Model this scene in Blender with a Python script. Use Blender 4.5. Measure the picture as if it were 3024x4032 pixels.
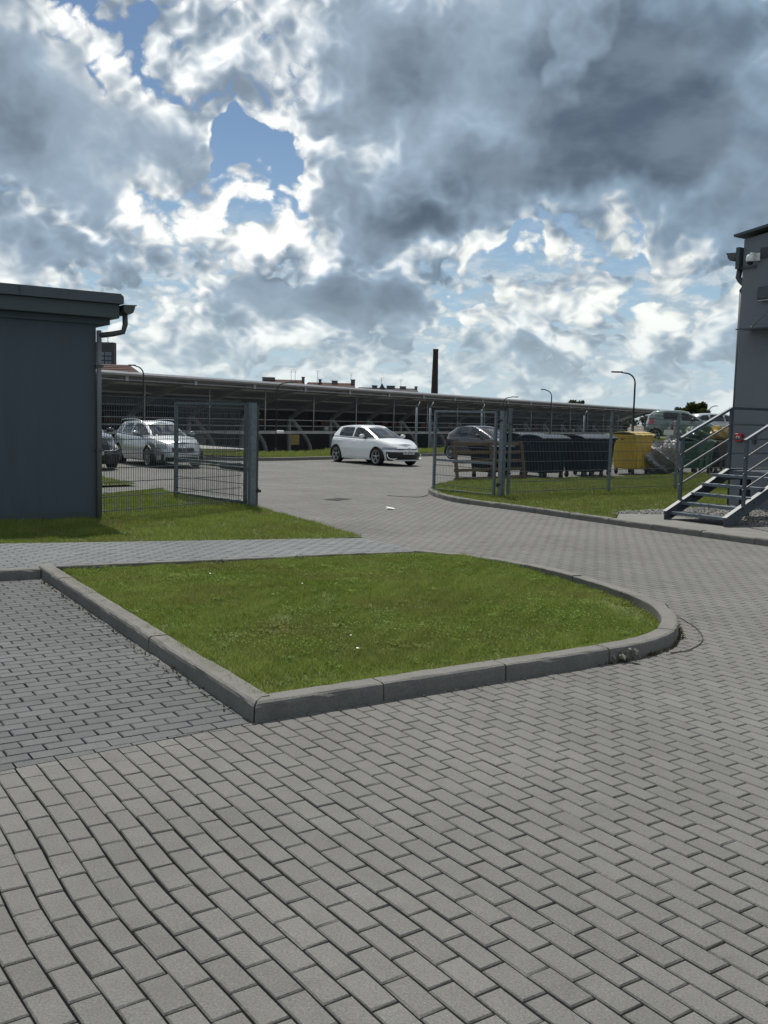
import bpy, bmesh, math, random
import numpy as np
from mathutils import Vector, Matrix

# ------------------------------------------------------------------ scene reset
for o in list(bpy.data.objects):
    bpy.data.objects.remove(o, do_unlink=True)
SC = bpy.context.scene
COL = SC.collection
random.seed(7)
RNG = np.random.default_rng(11)
R_ = math.radians

# ------------------------------------------------------------------ camera
CAM_H = 1.77
PITCH = math.atan(371.0 / 3850.0)
ROLL = 0.026
cd = bpy.data.cameras.new("camera")
cd.sensor_fit = 'VERTICAL'
cd.sensor_height = 36.0
cd.lens = 36.0 * 3850.0 / 4032.0
cd.clip_start = 0.05
cd.clip_end = 6000.0
cam = bpy.data.objects.new("camera", cd)
COL.objects.link(cam)
cp_, sp_ = math.cos(PITCH), math.sin(PITCH)
fw = Vector((0, cp_, -sp_)); rt = Vector((1, 0, 0)); up = Vector((0, sp_, cp_))
cr_, sr_ = math.cos(ROLL), math.sin(ROLL)
rt2 = rt * cr_ + up * sr_
up2 = up * cr_ - rt * sr_
cam.matrix_world = Matrix(((rt2.x, up2.x, -fw.x, 0), (rt2.y, up2.y, -fw.y, 0), (rt2.z, up2.z, -fw.z, CAM_H), (0, 0, 0, 1)))
SC.camera = cam

# ------------------------------------------------------------------ colour management
SC.view_settings.view_transform = 'Standard'
SC.view_settings.look = 'None'
SC.view_settings.gamma = 1.0
SC.view_settings.exposure = 0.0
SC.view_settings.use_curve_mapping = False

# ------------------------------------------------------------------ sun
SUN_EL = R_(60.0)
SUN_AZ = R_(-12.0)          # measured from +Y towards +X: sun ahead of the camera, a little left
sd = bpy.data.lights.new("sun", 'SUN')
sd.energy = 4.5
sd.angle = R_(0.6)
sd.color = (1.0, 0.95, 0.87)
sun = bpy.data.objects.new("sun", sd)
COL.objects.link(sun)
sun_dir = Vector((math.sin(SUN_AZ) * math.cos(SUN_EL), math.cos(SUN_AZ) * math.cos(SUN_EL), math.sin(SUN_EL)))
sun.rotation_euler = sun_dir.to_track_quat('Z', 'Y').to_euler()
sun.location = (0, 0, 30)
# ------------------------------------------------------------------ world: Nishita sky behind procedural cumulus
def build_world():
    w = bpy.data.worlds.new("World"); SC.world = w; w.use_nodes = True
    nt = w.node_tree; nt.nodes.clear()
    N = nt.nodes.new; LK = nt.links.new

    def val(x, sock):
        if isinstance(x, (int, float)): sock.default_value = x
        else: LK(x, sock)

    def M(op, a, b=None, c=None, clamp=False):
        n = N('ShaderNodeMath'); n.operation = op; n.use_clamp = clamp
        val(a, n.inputs[0])
        if b is not None: val(b, n.inputs[1])
        if c is not None: val(c, n.inputs[2])
        return n.outputs[0]

    def MR(x, a, b, c=0.0, d=1.0, kind='SMOOTHSTEP'):
        n = N('ShaderNodeMapRange'); n.interpolation_type = kind
        val(x, n.inputs[0])
        for i, q in enumerate((a, b, c, d)): val(q, n.inputs[1 + i])
        return n.outputs[0]

    def XYZ(x, y, z=0.0):
        n = N('ShaderNodeCombineXYZ'); val(x, n.inputs[0]); val(y, n.inputs[1]); val(z, n.inputs[2]); return n.outputs[0]

    def noise(v, scale, detail, rough, dist=0.0, lac=2.0):
        n = N('ShaderNodeTexNoise'); n.noise_dimensions = '2D'
        LK(v, n.inputs['Vector']); n.inputs['Scale'].default_value = scale
        n.inputs['Detail'].default_value = detail; n.inputs['Roughness'].default_value = rough
        n.inputs['Lacunarity'].default_value = lac; n.inputs['Distortion'].default_value = dist
        return n.outputs[0]

    def voro(v, scale, detail=2.0):
        n = N('ShaderNodeTexVoronoi'); n.feature = 'F1'; n.voronoi_dimensions = '2D'
        LK(v, n.inputs['Vector']); n.inputs['Scale'].default_value = scale
        n.inputs['Detail'].default_value = detail; n.inputs['Roughness'].default_value = 0.55
        return n.outputs['Distance']

    def MIXC(f, a, b):
        n = N('ShaderNodeMix'); n.data_type = 'RGBA'; n.clamp_factor = True
        val(f, n.inputs[0])
        for q, s in ((a, n.inputs[6]), (b, n.inputs[7])):
            if isinstance(q, tuple): s.default_value = (*q, 1.0)
            else: LK(q, s)
        return n.outputs[2]

    tc = N('ShaderNodeTexCoord')
    nz = N('ShaderNodeVectorMath'); nz.operation = 'NORMALIZE'; LK(tc.outputs['Generated'], nz.inputs[0])
    sx = N('ShaderNodeSeparateXYZ'); LK(nz.outputs[0], sx.inputs[0])
    X, Y, Z = sx.outputs
    az = M('ARCTAN2', X, Y)                       # 0 = ahead (+Y), positive to the right
    el = M('ARCSINE', Z)
    elp = M('MAXIMUM', el, 0.0)

    # cumulus field: features shrink towards the horizon
    low = MR(elp, 0.03, 0.20, 1.25, 1.0)
    wv = N('ShaderNodeTexNoise'); wv.noise_dimensions = '2D'; LK(XYZ(az, elp), wv.inputs['Vector'])
    wv.inputs['Scale'].default_value = 14.0; wv.inputs['Detail'].default_value = 3.0
    wo = N('ShaderNodeVectorMath'); wo.operation = 'SUBTRACT'; LK(wv.outputs['Color'], wo.inputs[0]); wo.inputs[1].default_value = (.5, .5, .5)
    ws = N('ShaderNodeSeparateXYZ'); LK(wo.outputs[0], ws.inputs[0])
    wax, way = ws.outputs[0], ws.outputs[1]
    # the cloud masses of this sky, in (azimuth, elevation): centre, radii, amount, softness
    BL = CLOUDS
    waz = M('ADD', az, M('MULTIPLY', wax, 0.16))
    wel = M('ADD', elp, M('MULTIPLY', way, 0.12))
    bias = None
    for (ca, ce, ra, re, amt) in BL:
        dx = M('DIVIDE', M('SUBTRACT', waz, ca), ra)
        dy = M('DIVIDE', M('SUBTRACT', wel, ce), re)
        r2 = M('ADD', M('MULTIPLY', dx, dx), M('MULTIPLY', dy, dy))
        g = MR(r2, 0.0, 1.0, amt, 0.0)
        bias = g if bias is None else M('ADD', bias, g)

    damp = MR(bias, 0.10, 0.75, 1.0, 0.26)
    def field(daz=0.0, delv=0.0, full=True):
        a = M('ADD', az, daz) if daz else az
        e = M('ADD', elp, delv) if delv else elp
        qx = M('ADD', M('ADD', a, SEED[0]), M('MULTIPLY', wax, 0.030))
        qy = M('ADD', M('ADD', M('ADD', e, M('MULTIPLY', M('LOGARITHM', M('ADD', e, 0.05), 2.718), 0.07)), SEED[1]), M('MULTIPLY', way, 0.030))
        v = XYZ(qx, qy)
        big = noise(v, 5.5, 1.0, 0.5, 0.0)
        f = None
        for sc, am, det in ((15.0, 1.25, 0.0), (33.0, 0.70, 0.0), (72.0, 0.42, 0.0), (150.0, 0.24, 2.0))[:4 if full else 3]:
            x_ = M('SUBTRACT', noise(v, sc, det, 0.6), 0.5); n = M('MULTIPLY', M('SQRT', M('ADD', M('MULTIPLY', x_, x_), 0.0022)), 2.0 * am)
            f = n if f is None else M('ADD', f, n)
        if not full: f = M('ADD', f, 0.06)
        f = M('MULTIPLY', M('MULTIPLY', M('SUBTRACT', f, 0.72), low), damp)
        f = M('ADD', M('MULTIPLY', M('SUBTRACT', big, 0.5), 1.4), f)
        return f, big

    base = BASE
    f0, b0 = field()
    fu, bu = field(-0.006, 0.026, False)                    # towards the sun
    T0 = M('ADD', M('ADD', f0, base), bias)
    TU = M('ADD', M('ADD', fu, base), bias)
    alpha = MR(T0, -0.08, 0.32)
    smooth = M('ADD', M('MULTIPLY', M('SUBTRACT', bu, 0.5), 1.8), M('ADD', bias, base))
    thick = M('ADD', M('ADD', M('MULTIPLY', M('MAXIMUM', T0, 0.0), 0.14), M('MULTIPLY', M('MAXIMUM', TU, 0.0), 0.50)), M('MULTIPLY', M('MAXIMUM', smooth, 0.0), 0.60))
    relief = MR(M('SUBTRACT', f0, fu), -0.75, 0.75, -1.0, 1.0, 'LINEAR')
    dark = MR(M('SUBTRACT', thick, M('MULTIPLY', relief, 0.46)), -0.16, 1.0)
    darker = MR(M('SUBTRACT', thick, M('MULTIPLY', relief, 0.20)), 0.85, 2.15)
    # backlit cumulus: thin edges glow, thick bodies are grey; all brighter towards the hidden sun
    ga = M('SUBTRACT', az, -0.20); ge = M('SUBTRACT', el, 0.52)
    glow = MR(M('ADD', M('MULTIPLY', ga, ga), M('MULTIPLY', ge, ge)), 0.0, 0.30, 1.0, 0.0)
    white = MIXC(glow, (0.80, 0.82, 0.79), (1.02, 1.03, 1.0))
    grey = MIXC(glow, (0.275, 0.380, 0.490), (0.34, 0.43, 0.53))
    c = MIXC(dark, white, grey)
    lay = noise(XYZ(M('MULTIPLY', M('ADD', az, 2.2), 0.45), M('ADD', elp, 0.3)), 17.0, 4.0, 0.55)
    c = MIXC(darker, c, MIXC(MR(lay, 0.32, 0.68), (0.095, 0.135, 0.190), (0.175, 0.225, 0.290)))
    rs = N('ShaderNodeVectorMath'); rs.operation = 'SCALE'; LK(c, rs.inputs[0]); LK(M('ADD', 1.0, M('MULTIPLY', relief, M('SUBTRACT', 0.30, M('MULTIPLY', darker, 0.22)))), rs.inputs['Scale'])
    c = rs.outputs[0]
    sky = N('ShaderNodeTexSky'); sky.sky_type = 'NISHITA'; sky.sun_disc = False
    sky.sun_elevation = SUN_EL; sky.sun_rotation = SUN_AZ
    sky.air_density = 1.0; sky.dust_density = 0.0; sky.ozone_density = 2.0
    sk = N('ShaderNodeVectorMath'); sk.operation = 'SCALE'; LK(sky.outputs[0], sk.inputs[0]); sk.inputs['Scale'].default_value = SKY_K
    blue = MIXC(MR(elp, 0.0, 0.30, 0.75, 0.0), sk.outputs[0], (0.36, 0.55, 0.73))
    # a thin, distant deck of layered cloud low in the sky
    dk = noise(XYZ(M('MULTIPLY', M('ADD', az, 7.3), 0.30), elp), 60.0, 4.0, 0.58)
    deck = M('MULTIPLY', MR(dk, 0.36, 0.60), MR(elp, 0.11, 0.22, 0.75, 0.0))
    dsh = noise(XYZ(M('MULTIPLY', M('ADD', az, 1.7), 0.45), elp), 75.0, 4.0, 0.6)
    far = MIXC(MR(dsh, 0.38, 0.62), (0.40, 0.50, 0.58), (0.74, 0.77, 0.76))
    blue = MIXC(deck, blue, far)
    col = MIXC(alpha, blue, c)
    # pale air towards the horizon
    hz = MR(elp, 0.0, 0.15, 0.62, 0.0)
    col = MIXC(hz, col, (0.55, 0.66, 0.71))
    bg = N('ShaderNodeBackground'); LK(col, bg.inputs[0]); bg.inputs[1].default_value = 1.0
    out = N('ShaderNodeOutputWorld'); LK(bg.outputs[0], out.inputs[0])
    w.cycles.sampling_method = 'MANUAL'
    w.cycles.sample_map_resolution = 512

SKY_K = 0.075
BASE = 0.27
SEED = (3.7, 1.9)
# (azimuth, elevation, azimuth radius, elevation radius, amount) of each cloud mass or gap, in radians
CLOUDS = [
    (0.190, 0.328, 0.284, 0.137, 1.00), (0.337, 0.246, 0.227, 0.090, 0.72),
    (0.048, 0.220, 0.161, 0.057, 0.45), (-0.033, 0.308, 0.095, 0.071, 0.35),
    (0.183, 0.370, 0.033, 0.090, -0.45), (0.384, 0.385, 0.057, 0.057, -0.45),
    (0.346, 0.313, 0.038, 0.043, -0.30), (-0.340, 0.253, 0.204, 0.080, 0.85),
    (-0.383, 0.337, 0.123, 0.095, 0.45), (-0.165, 0.347, 0.123, 0.090, 0.22),
    (-0.061, 0.397, 0.104, 0.076, 0.25), (-0.298, 0.391, 0.066, 0.043, -0.15),
    (-0.130, 0.260, 0.066, 0.032, -0.85), (-0.089, 0.228, 0.045, 0.028, -0.60),
    (-0.262, 0.354, 0.028, 0.033, -0.35), (-0.208, 0.417, 0.052, 0.024, -0.60),
    (-0.023, 0.190, 0.095, 0.043, 0.50), (-0.165, 0.214, 0.052, 0.038, 0.35),
    (-0.184, 0.152, 0.043, 0.033, 0.25), (-0.089, 0.117, 0.156, 0.040, 0.70),
    (-0.336, 0.148, 0.133, 0.036, 0.45), (-0.127, 0.073, 0.180, 0.028, 0.30),
    (0.185, 0.143, 0.090, 0.033, 0.28), (0.119, 0.165, 0.047, 0.021, -0.45),
    (0.090, 0.126, 0.062, 0.021, -0.45), (0.242, 0.166, 0.033, 0.019, -0.50),
    (0.152, 0.100, 0.133, 0.028, 0.30), (0.318, 0.170, 0.104, 0.033, 0.30),
    (0.318, 0.132, 0.123, 0.017, -0.35), (0.237, 0.088, 0.062, 0.014, -0.30),
    (0.024, 0.087, 0.038, 0.019, -0.30), (0.105, 0.056, 0.123, 0.021, 0.30),
    (0.308, 0.075, 0.114, 0.028, 0.25), (-0.250, 0.056, 0.133, 0.019, 0.15),
]
build_world()
# ------------------------------------------------------------------ helpers
ND = Vector((0.830, 0.5577)); ND.normalize()      # paving rows / island front kerb run along this
DD = Vector((0.5577, -0.830)); DD.normalize()     # paving courses run along this (far left to near right)
ANG_N = math.atan2(ND.y, ND.x)
ANG_D = math.atan2(DD.y, DD.x)

def link(o, parent=None):
    COL.objects.link(o)
    if parent is not None: o.parent = parent
    return o

def empty(name, loc=(0, 0, 0), rz=0.0, label=None, cat=None, group=None, kind=None):
    o = bpy.data.objects.new(name, None); o.empty_display_size = 0.2
    o.location = loc; o.rotation_euler = (0, 0, rz)
    link(o); tag(o, label, cat, group, kind)
    return o

def tag(o, label=None, cat=None, group=None, kind=None):
    if label: o["label"] = label
    if cat: o["category"] = cat
    if group: o["group"] = group
    if kind: o["kind"] = kind
    return o

class MB:
    """collects shapes, builds ONE mesh object"""
    def __init__(s): s.v = []; s.f = []; s.sm = []; s.col = None
    def add(s, vs, fs, smooth=False):
        b = len(s.v); s.v.extend([tuple(p) for p in vs])
        for f in fs: s.f.append(tuple(b + i for i in f)); s.sm.append(smooth)
        return s
    def box(s, c, d, rz=0.0, bev=0.0, M=None):
        x, y, z = d[0] / 2, d[1] / 2, d[2] / 2
        if bev <= 0:
            vs = [Vector((sx * x, sy * y, sz * z)) for sz in (-1, 1) for sx, sy in ((-1, -1), (1, -1), (1, 1), (-1, 1))]
            fs = [(3, 2, 1, 0), (4, 5, 6, 7), (0, 1, 5, 4), (1, 2, 6, 5), (2, 3, 7, 6), (3, 0, 4, 7)]
        else:
            b = min(bev, x * .49, y * .49, z * .49); vs = []; fs = []
            rings = [(-z, b), (-z + b, 0), (z - b, 0), (z, b)]
            for zz, i in rings:
                vs += [Vector(q) for q in ((-x + i, -y + b, zz), (-x + b, -y + i, zz), (x - b, -y + i, zz), (x - i, -y + b, zz),
                       (x - i, y - b, zz), (x - b, y - i, zz), (-x + b, y - i, zz), (-x + i, y - b, zz))]
            for k in range(3):
                for j in range(8):
                    a0 = k * 8 + j; a1 = k * 8 + (j + 1) % 8; fs.append((a0, a1, a1 + 8, a0 + 8))
            fs.append(tuple(range(7, -1, -1))); fs.append(tuple(24 + j for j in range(8)))
        R = Matrix.Rotation(rz, 3, 'Z') if M is None else M
        return s.add([R @ p + Vector(c) for p in vs], fs)
    def bar(s, p0, p1, w, h, up=(0, 0, 1)):
        p0, p1 = Vector(p0), Vector(p1); d = p1 - p0; L = d.length
        x = d.normalized(); u = Vector(up)
        if abs(x.dot(u)) > .98: u = Vector((0, 1, 0))
        y = u.cross(x).normalized(); z = x.cross(y)
        Mx = Matrix((x, y, z)).transposed()
        return s.box((p0 + p1) / 2, (L, w, h), M=Mx)
    def tube(s, pts, r, n=8, cap=True):
        pts = [Vector(p) for p in pts]; m = len(pts); vs = []; fs = []
        rr = r if isinstance(r, (list, tuple)) else [r] * m
        prev = None
        for i, p in enumerate(pts):
            t = (pts[min(i + 1, m - 1)] - pts[max(i - 1, 0)]).normalized()
            if prev is None:
                a = Vector((0, 0, 1)) if abs(t.z) < .9 else Vector((1, 0, 0))
                u = t.cross(a).normalized()
            else:
                u = (prev - t * prev.dot(t)).normalized()
            w = t.cross(u); prev = u
            for k in range(n):
                an = 2 * math.pi * k / n
                vs.append(p + (u * math.cos(an) + w * math.sin(an)) * rr[i])
        for i in range(m - 1):
            for k in range(n):
                k2 = (k + 1) % n
                fs.append((i * n + k, i * n + k2, (i + 1) * n + k2, (i + 1) * n + k))
        s.add(vs, fs, True)
        if cap:
            b = len(s.v) - len(vs)
            s.f.append(tuple(b + k for k in range(n))[::-1]); s.sm.append(False)
            s.f.append(tuple(b + (m - 1) * n + k for k in range(n))); s.sm.append(False)
        return s
    def prism(s, poly, z0, z1, inset=0.0, ch=0.0):
        n = len(poly); P = [Vector((p[0], p[1])) for p in poly]
        vs = [(p.x, p.y, z0) for p in P] + [(p.x, p.y, z1 - ch) for p in P]
        fs = [(i, (i + 1) % n, n + (i + 1) % n, n + i) for i in range(n)]
        top = n
        if ch > 0:
            c = sum(P, Vector((0, 0))) / n; Q = []
            for i in range(n):
                a, b, d = P[i - 1], P[i], P[(i + 1) % n]
                e1 = (b - a); e2 = (d - b)
                if e1.length < 1e-6 or e2.length < 1e-6: Q.append(b); continue
                e1.normalize(); e2.normalize()
                n1 = Vector((-e1.y, e1.x)); n2 = Vector((-e2.y, e2.x)); m = n1 + n2
                if m.length < 1e-3: Q.append(b); continue
                m = m / max(.25, 1 + n1.dot(n2)); Q.append(b + m * ch)
            vs += [(p.x, p.y, z1) for p in Q]
            fs += [(n + i, n + (i + 1) % n, 2 * n + (i + 1) % n, 2 * n + i) for i in range(n)]; top = 2 * n
        fs.append(tuple(top + i for i in range(n)))
        return s.add(vs, fs)
    def lathe(s, prof, n=24, axis='z', c=(0, 0, 0)):
        vs = []; fs = []
        for r, h in prof:
            for k in range(n):
                a = 2 * math.pi * k / n
                q = (r * math.cos(a), r * math.sin(a), h)
                if axis == 'y': q = (q[0], q[2], q[1])
                if axis == 'x': q = (q[2], q[0], q[1])
                vs.append(Vector(q) + Vector(c))
        for i in range(len(prof) - 1):
            for k in range(n):
                k2 = (k + 1) % n
                fs.append((i * n + k, i * n + k2, (i + 1) * n + k2, (i + 1) * n + k))
        return s.add(vs, fs, True)
    def mesh(s, name):
        me = bpy.data.meshes.new(name); me.from_pydata(s.v, [], s.f); 
        me.polygons.foreach_set('use_smooth', s.sm); me.update(); return me
    def build(s, name, m, parent=None, loc=None, rz=None):
        o = bpy.data.objects.new(name, s.mesh(name)); o.data.materials.append(m); link(o, parent)
        if loc is not None: o.location = loc
        if rz is not None: o.rotation_euler = (0, 0, rz)
        return o

def copy_tree(o, parent=None):
    c = o.copy(); COL.objects.link(c); c.parent = parent
    for ch in o.children: copy_tree(ch, c)
    return c

def inpoly(P, poly):
    """vectorised point in polygon"""
    x, y = P[:, 0], P[:, 1]; ins = np.zeros(len(P), bool); n = len(poly); j = n - 1
    for i in range(n):
        xi, yi = poly[i][0], poly[i][1]; xj, yj = poly[j][0], poly[j][1]
        c = ((yi > y) != (yj > y)) & (x < (xj - xi) * (y - yi) / ((yj - yi) + 1e-12) + xi)
        ins ^= c; j = i
    return ins

def clip(poly, a, b):
    """keep the part of a convex polygon left of the line a->b"""
    out = []; n = len(poly)
    sd = lambda p: (b[0] - a[0]) * (p[1] - a[1]) - (b[1] - a[1]) * (p[0] - a[0])
    for i in range(n):
        p, q = poly[i], poly[(i + 1) % n]; sp, sq = sd(p), sd(q)
        if sp >= 0: out.append(p)
        if (sp >= 0) != (sq >= 0):
            t = sp / (sp - sq); out.append((p[0] + (q[0] - p[0]) * t, p[1] + (q[1] - p[1]) * t))
    return out

def sheet(name, poly, z, m, label=None, kind='structure', parent=None):
    """flat polygon; z may be a function of (x, y)"""
    from mathutils.geometry import tessellate_polygon
    zf = z if callable(z) else (lambda x, y: z)
    vs = [(p[0], p[1], zf(p[0], p[1])) for p in poly]
    tris = tessellate_polygon([[Vector((p[0], p[1], 0)) for p in poly]])
    me = bpy.data.meshes.new(name)
    fs = []
    for t in tris:
        a, b, c = (Vector(vs[i]) for i in t)
        fs.append(t if (b - a).cross(c - a).z > 0 else t[::-1])
    me.from_pydata(vs, [], fs); me.materials.append(m)
    o = bpy.data.objects.new(name, me); link(o, parent)
    tag(o, label, None, None, kind)
    return o

def resample(pts, step):
    pts = [Vector(p) for p in pts]; out = [pts[0]]; acc = 0.0
    d = [0.0]
    for i in range(1, len(pts)): d.append(d[-1] + (pts[i] - pts[i - 1]).length)
    n = max(1, round(d[-1] / step)); k = 1
    for j in range(1, n + 1):
        t = d[-1] * j / n
        while k < len(pts) - 1 and d[k] < t: k += 1
        f = (t - d[k - 1]) / max(1e-9, d[k] - d[k - 1]); out.append(pts[k - 1].lerp(pts[k], f))
    return out

def catmull(pts, n=8):
    P = [Vector(p) for p in pts]; P = [2 * P[0] - P[1]] + P + [2 * P[-1] - P[-2]]; out = []
    for i in range(1, len(P) - 2):
        a, b, c, d = P[i - 1:i + 3]
        for k in range(n):
            t = k / n
            out.append(0.5 * ((2 * b) + (c - a) * t + (2 * a - 5 * b + 4 * c - d) * t * t + (3 * b - a - 3 * c + d) * t ** 3))
    out.append(P[-2]); return out

# ------------------------------------------------------------------ materials
MATS = {}
def _nt(name):
    m = bpy.data.materials.new(name); m.use_nodes = True
    nt = m.node_tree; b = nt.nodes['Principled BSDF']; return m, nt, b

def mat(name, col, rough=0.6, metal=0.0, var=0.12, scale=6.0, bump=0.0, bscale=60.0, coat=0.0, spec=0.5, stretch=None, dirt=None, emit=0.0):
    """procedural surface: base colour broken by two octaves of noise, optional fine bump"""
    m, nt, b = _nt(name); N = nt.nodes.new; L = nt.links.new
    tc = N('ShaderNodeTexCoord'); vec = tc.outputs['Object']
    if stretch:
        mp = N('ShaderNodeMapping'); mp.inputs['Scale'].default_value = stretch; L(vec, mp.inputs[0]); vec = mp.outputs[0]
    n1 = N('ShaderNodeTexNoise'); n1.inputs['Scale'].default_value = scale; n1.inputs['Detail'].default_value = 5; L(vec, n1.inputs['Vector'])
    mr = N('ShaderNodeMapRange'); mr.inputs[1].default_value = .3; mr.inputs[2].default_value = .7
    mr.inputs[3].default_value = 1 - var; mr.inputs[4].default_value = 1 + var; L(n1.outputs[0], mr.inputs[0])
    mx = N('ShaderNodeVectorMath'); mx.operation = 'SCALE'; mx.inputs[0].default_value = col; L(mr.outputs[0], mx.inputs['Scale'])
    out = mx.outputs[0]
    if dirt:
        n2 = N('ShaderNodeTexNoise'); n2.inputs['Scale'].default_value = dirt[1]; n2.inputs['Detail'].default_value = 6; n2.inputs['Roughness'].default_value = .65; L(vec, n2.inputs['Vector'])
        m2 = N('ShaderNodeMapRange'); m2.inputs[1].default_value = .48; m2.inputs[2].default_value = .75; m2.inputs[4].default_value = dirt[2]; L(n2.outputs[0], m2.inputs[0])
        mi = N('ShaderNodeMix'); mi.data_type = 'RGBA'; L(m2.outputs[0], mi.inputs[0]); L(out, mi.inputs[6]); mi.inputs[7].default_value = (*dirt[0], 1); out = mi.outputs[2]
    L(out, b.inputs['Base Color'])
    b.inputs['Roughness'].default_value = rough; b.inputs['Metallic'].default_value = metal
    b.inputs['Coat Weight'].default_value = coat; b.inputs['Coat Roughness'].default_value = .04
    b.inputs['Specular IOR Level'].default_value = spec
    if bump > 0:
        n3 = N('ShaderNodeTexNoise'); n3.inputs['Scale'].default_value = bscale; n3.inputs['Detail'].default_value = 4; L(vec, n3.inputs['Vector'])
        bp = N('ShaderNodeBump'); bp.inputs['Strength'].default_value = bump; bp.inputs['Distance'].default_value = .01; L(n3.outputs[0], bp.inputs['Height']); L(bp.outputs[0], b.inputs['Normal'])
    MATS[name] = m
    return m

def paver_mat(name, col, spread=0.16, stain=(0.6, 0.62, 0.6), speck=0.5):
    m, nt, b = _nt(name); N = nt.nodes.new; L = nt.links.new
    at = N('ShaderNodeAttribute'); at.attribute_name = 'shade'
    geo = N('ShaderNodeNewGeometry')
    def noise(s, d, r=.6):
        n = N('ShaderNodeTexNoise'); n.inputs['Scale'].default_value = s; n.inputs['Detail'].default_value = d; n.inputs['Roughness'].default_value = r
        L(geo.outputs['Position'], n.inputs['Vector']); return n.outputs[0]
    def mr(x, a, bb, c, d):
        n = N('ShaderNodeMapRange'); L(x, n.inputs[0])
        for i, q in enumerate((a, bb, c, d)): n.inputs[1 + i].default_value = q
        return n.outputs[0]
    def mul(a, bb):
        n = N('ShaderNodeMath'); n.operation = 'MULTIPLY'; L(a, n.inputs[0]); L(bb, n.inputs[1]); return n.outputs[0]
    f = mr(at.outputs['Fac'], 0, 1, 1 - spread, 1 + spread)
    f = mul(f, mr(noise(.55, 4), .3, .7, .85, 1.14))          # broad wear
    f = mul(f, mr(noise(9, 5), .3, .7, .93, 1.07))
    f = mul(f, mr(noise(115, 3, .75), .30, .70, 1 - speck * .62, 1 + speck * .62))   # aggregate
    st = noise(2.3, 6, .7)
    f = mul(f, mr(st, .62, .72, 1.0, .80))                     # damp and oil spots
    wsp = noise(170, 2, .6)
    mx = N('ShaderNodeVectorMath'); mx.operation = 'SCALE'; mx.inputs[0].default_value = col; L(f, mx.inputs['Scale'])
    mi = N('ShaderNodeMix'); mi.data_type = 'RGBA'; L(mr(wsp, .655, .72, 0, .40), mi.inputs[0]); L(mx.outputs[0], mi.inputs[6]); mi.inputs[7].default_value = (.5, .5, .46, 1)
    L(mi.outputs[2], b.inputs['Base Color'])
    b.inputs['Roughness'].default_value = .88; b.inputs['Specular IOR Level'].default_value = .3
    bp = N('ShaderNodeBump'); bp.inputs['Strength'].default_value = .25; bp.inputs['Distance'].default_value = .003
    L(noise(260, 3, .7), bp.inputs['Height']); L(bp.outputs[0], b.inputs['Normal'])
    MATS[name] = m; return m

def grass_mat(name, a, c, dry=(0.19, 0.17, 0.062)):
    m, nt, b = _nt(name); N = nt.nodes.new; L = nt.links.new
    at = N('ShaderNodeAttribute'); at.attribute_name = 'shade'
    mi = N('ShaderNodeMix'); mi.data_type = 'RGBA'; L(at.outputs['Fac'], mi.inputs[0]); mi.inputs[6].default_value = (*a, 1); mi.inputs[7].default_value = (*c, 1)
    geo = N('ShaderNodeNewGeometry'); n = N('ShaderNodeTexNoise'); n.inputs['Scale'].default_value = .9; n.inputs['Detail'].default_value = 6; n.inputs['Roughness'].default_value = .65
    L(geo.outputs['Position'], n.inputs['Vector'])
    mr = N('ShaderNodeMapRange'); mr.inputs[1].default_value = .46; mr.inputs[2].default_value = .72; mr.inputs[4].default_value = .75; L(n.outputs[0], mr.inputs[0])
    m2 = N('ShaderNodeMix'); m2.data_type = 'RGBA'; L(mr.outputs[0], m2.inputs[0]); L(mi.outputs[2], m2.inputs[6]); m2.inputs[7].default_value = (*dry, 1)
    L(m2.outputs[2], b.inputs['Base Color']); b.inputs['Roughness'].default_value = .7; b.inputs['Specular IOR Level'].default_value = .15
    tr = N('ShaderNodeBsdfTranslucent'); L(m2.outputs[2], tr.inputs[0])
    ms = N('ShaderNodeMixShader'); ms.inputs[0].default_value = .42; L(b.outputs[0], ms.inputs[1]); L(tr.outputs[0], ms.inputs[2])
    L(ms.outputs[0], nt.nodes['Material Output'].inputs[0])
    MATS[name] = m; return m

m_paver = paver_mat('paver_grey', (0.134, 0.133, 0.126), 0.10)
m_bay = paver_mat('paver_slate', (0.100, 0.105, 0.107), 0.20)
m_path = paver_mat('paver_path', (0.138, 0.148, 0.152), 0.13)
m_bed = mat('joint_sand', (0.035, 0.034, 0.030), 0.95, var=.4, scale=20)
m_kerb = mat('kerb_concrete', (0.150, 0.147, 0.136), 0.9, var=.16, scale=60, bump=.6, bscale=150, dirt=((0.075, 0.074, 0.067), 3.5, .6))
m_kerb2 = mat('kerb_broken', (0.175, 0.170, 0.152), 0.95, var=.25, scale=30, bump=.8, bscale=80)
m_soil = mat('lawn_soil', (0.075, 0.095, 0.025), 0.95, var=.45, scale=14)
m_bare = mat('bare_earth', (0.12, 0.10, 0.07), 0.95, var=.3, scale=25, bump=.5, bscale=60)
m_grass = grass_mat('lawn_blades', (0.122, 0.182, 0.028), (0.270, 0.320, 0.090))
m_clover = grass_mat('clover_leaves', (0.105, 0.180, 0.026), (0.215, 0.310, 0.070))
m_grass_far = grass_mat('far_lawn_blades', (0.112, 0.160, 0.028), (0.225, 0.265, 0.076))
m_ground = mat('dusty_ground', (0.16, 0.15, 0.12), 0.95, var=.3, scale=.3)
m_wallL = mat('dark_render', (0.064, 0.086, 0.110), 0.85, var=.08, scale=1.2, bump=.25, bscale=160, stretch=(1.6, 1.6, .35), dirt=((0.048, 0.060, 0.075), 1.3, .6))
m_wallR = mat('grey_render', (0.150, 0.168, 0.195), 0.85, var=.07, scale=.8, bump=.3, bscale=160)
m_fascia = mat('fascia_metal', (0.050, 0.068, 0.078), 0.55, 0.1, var=.12, scale=2)
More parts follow.
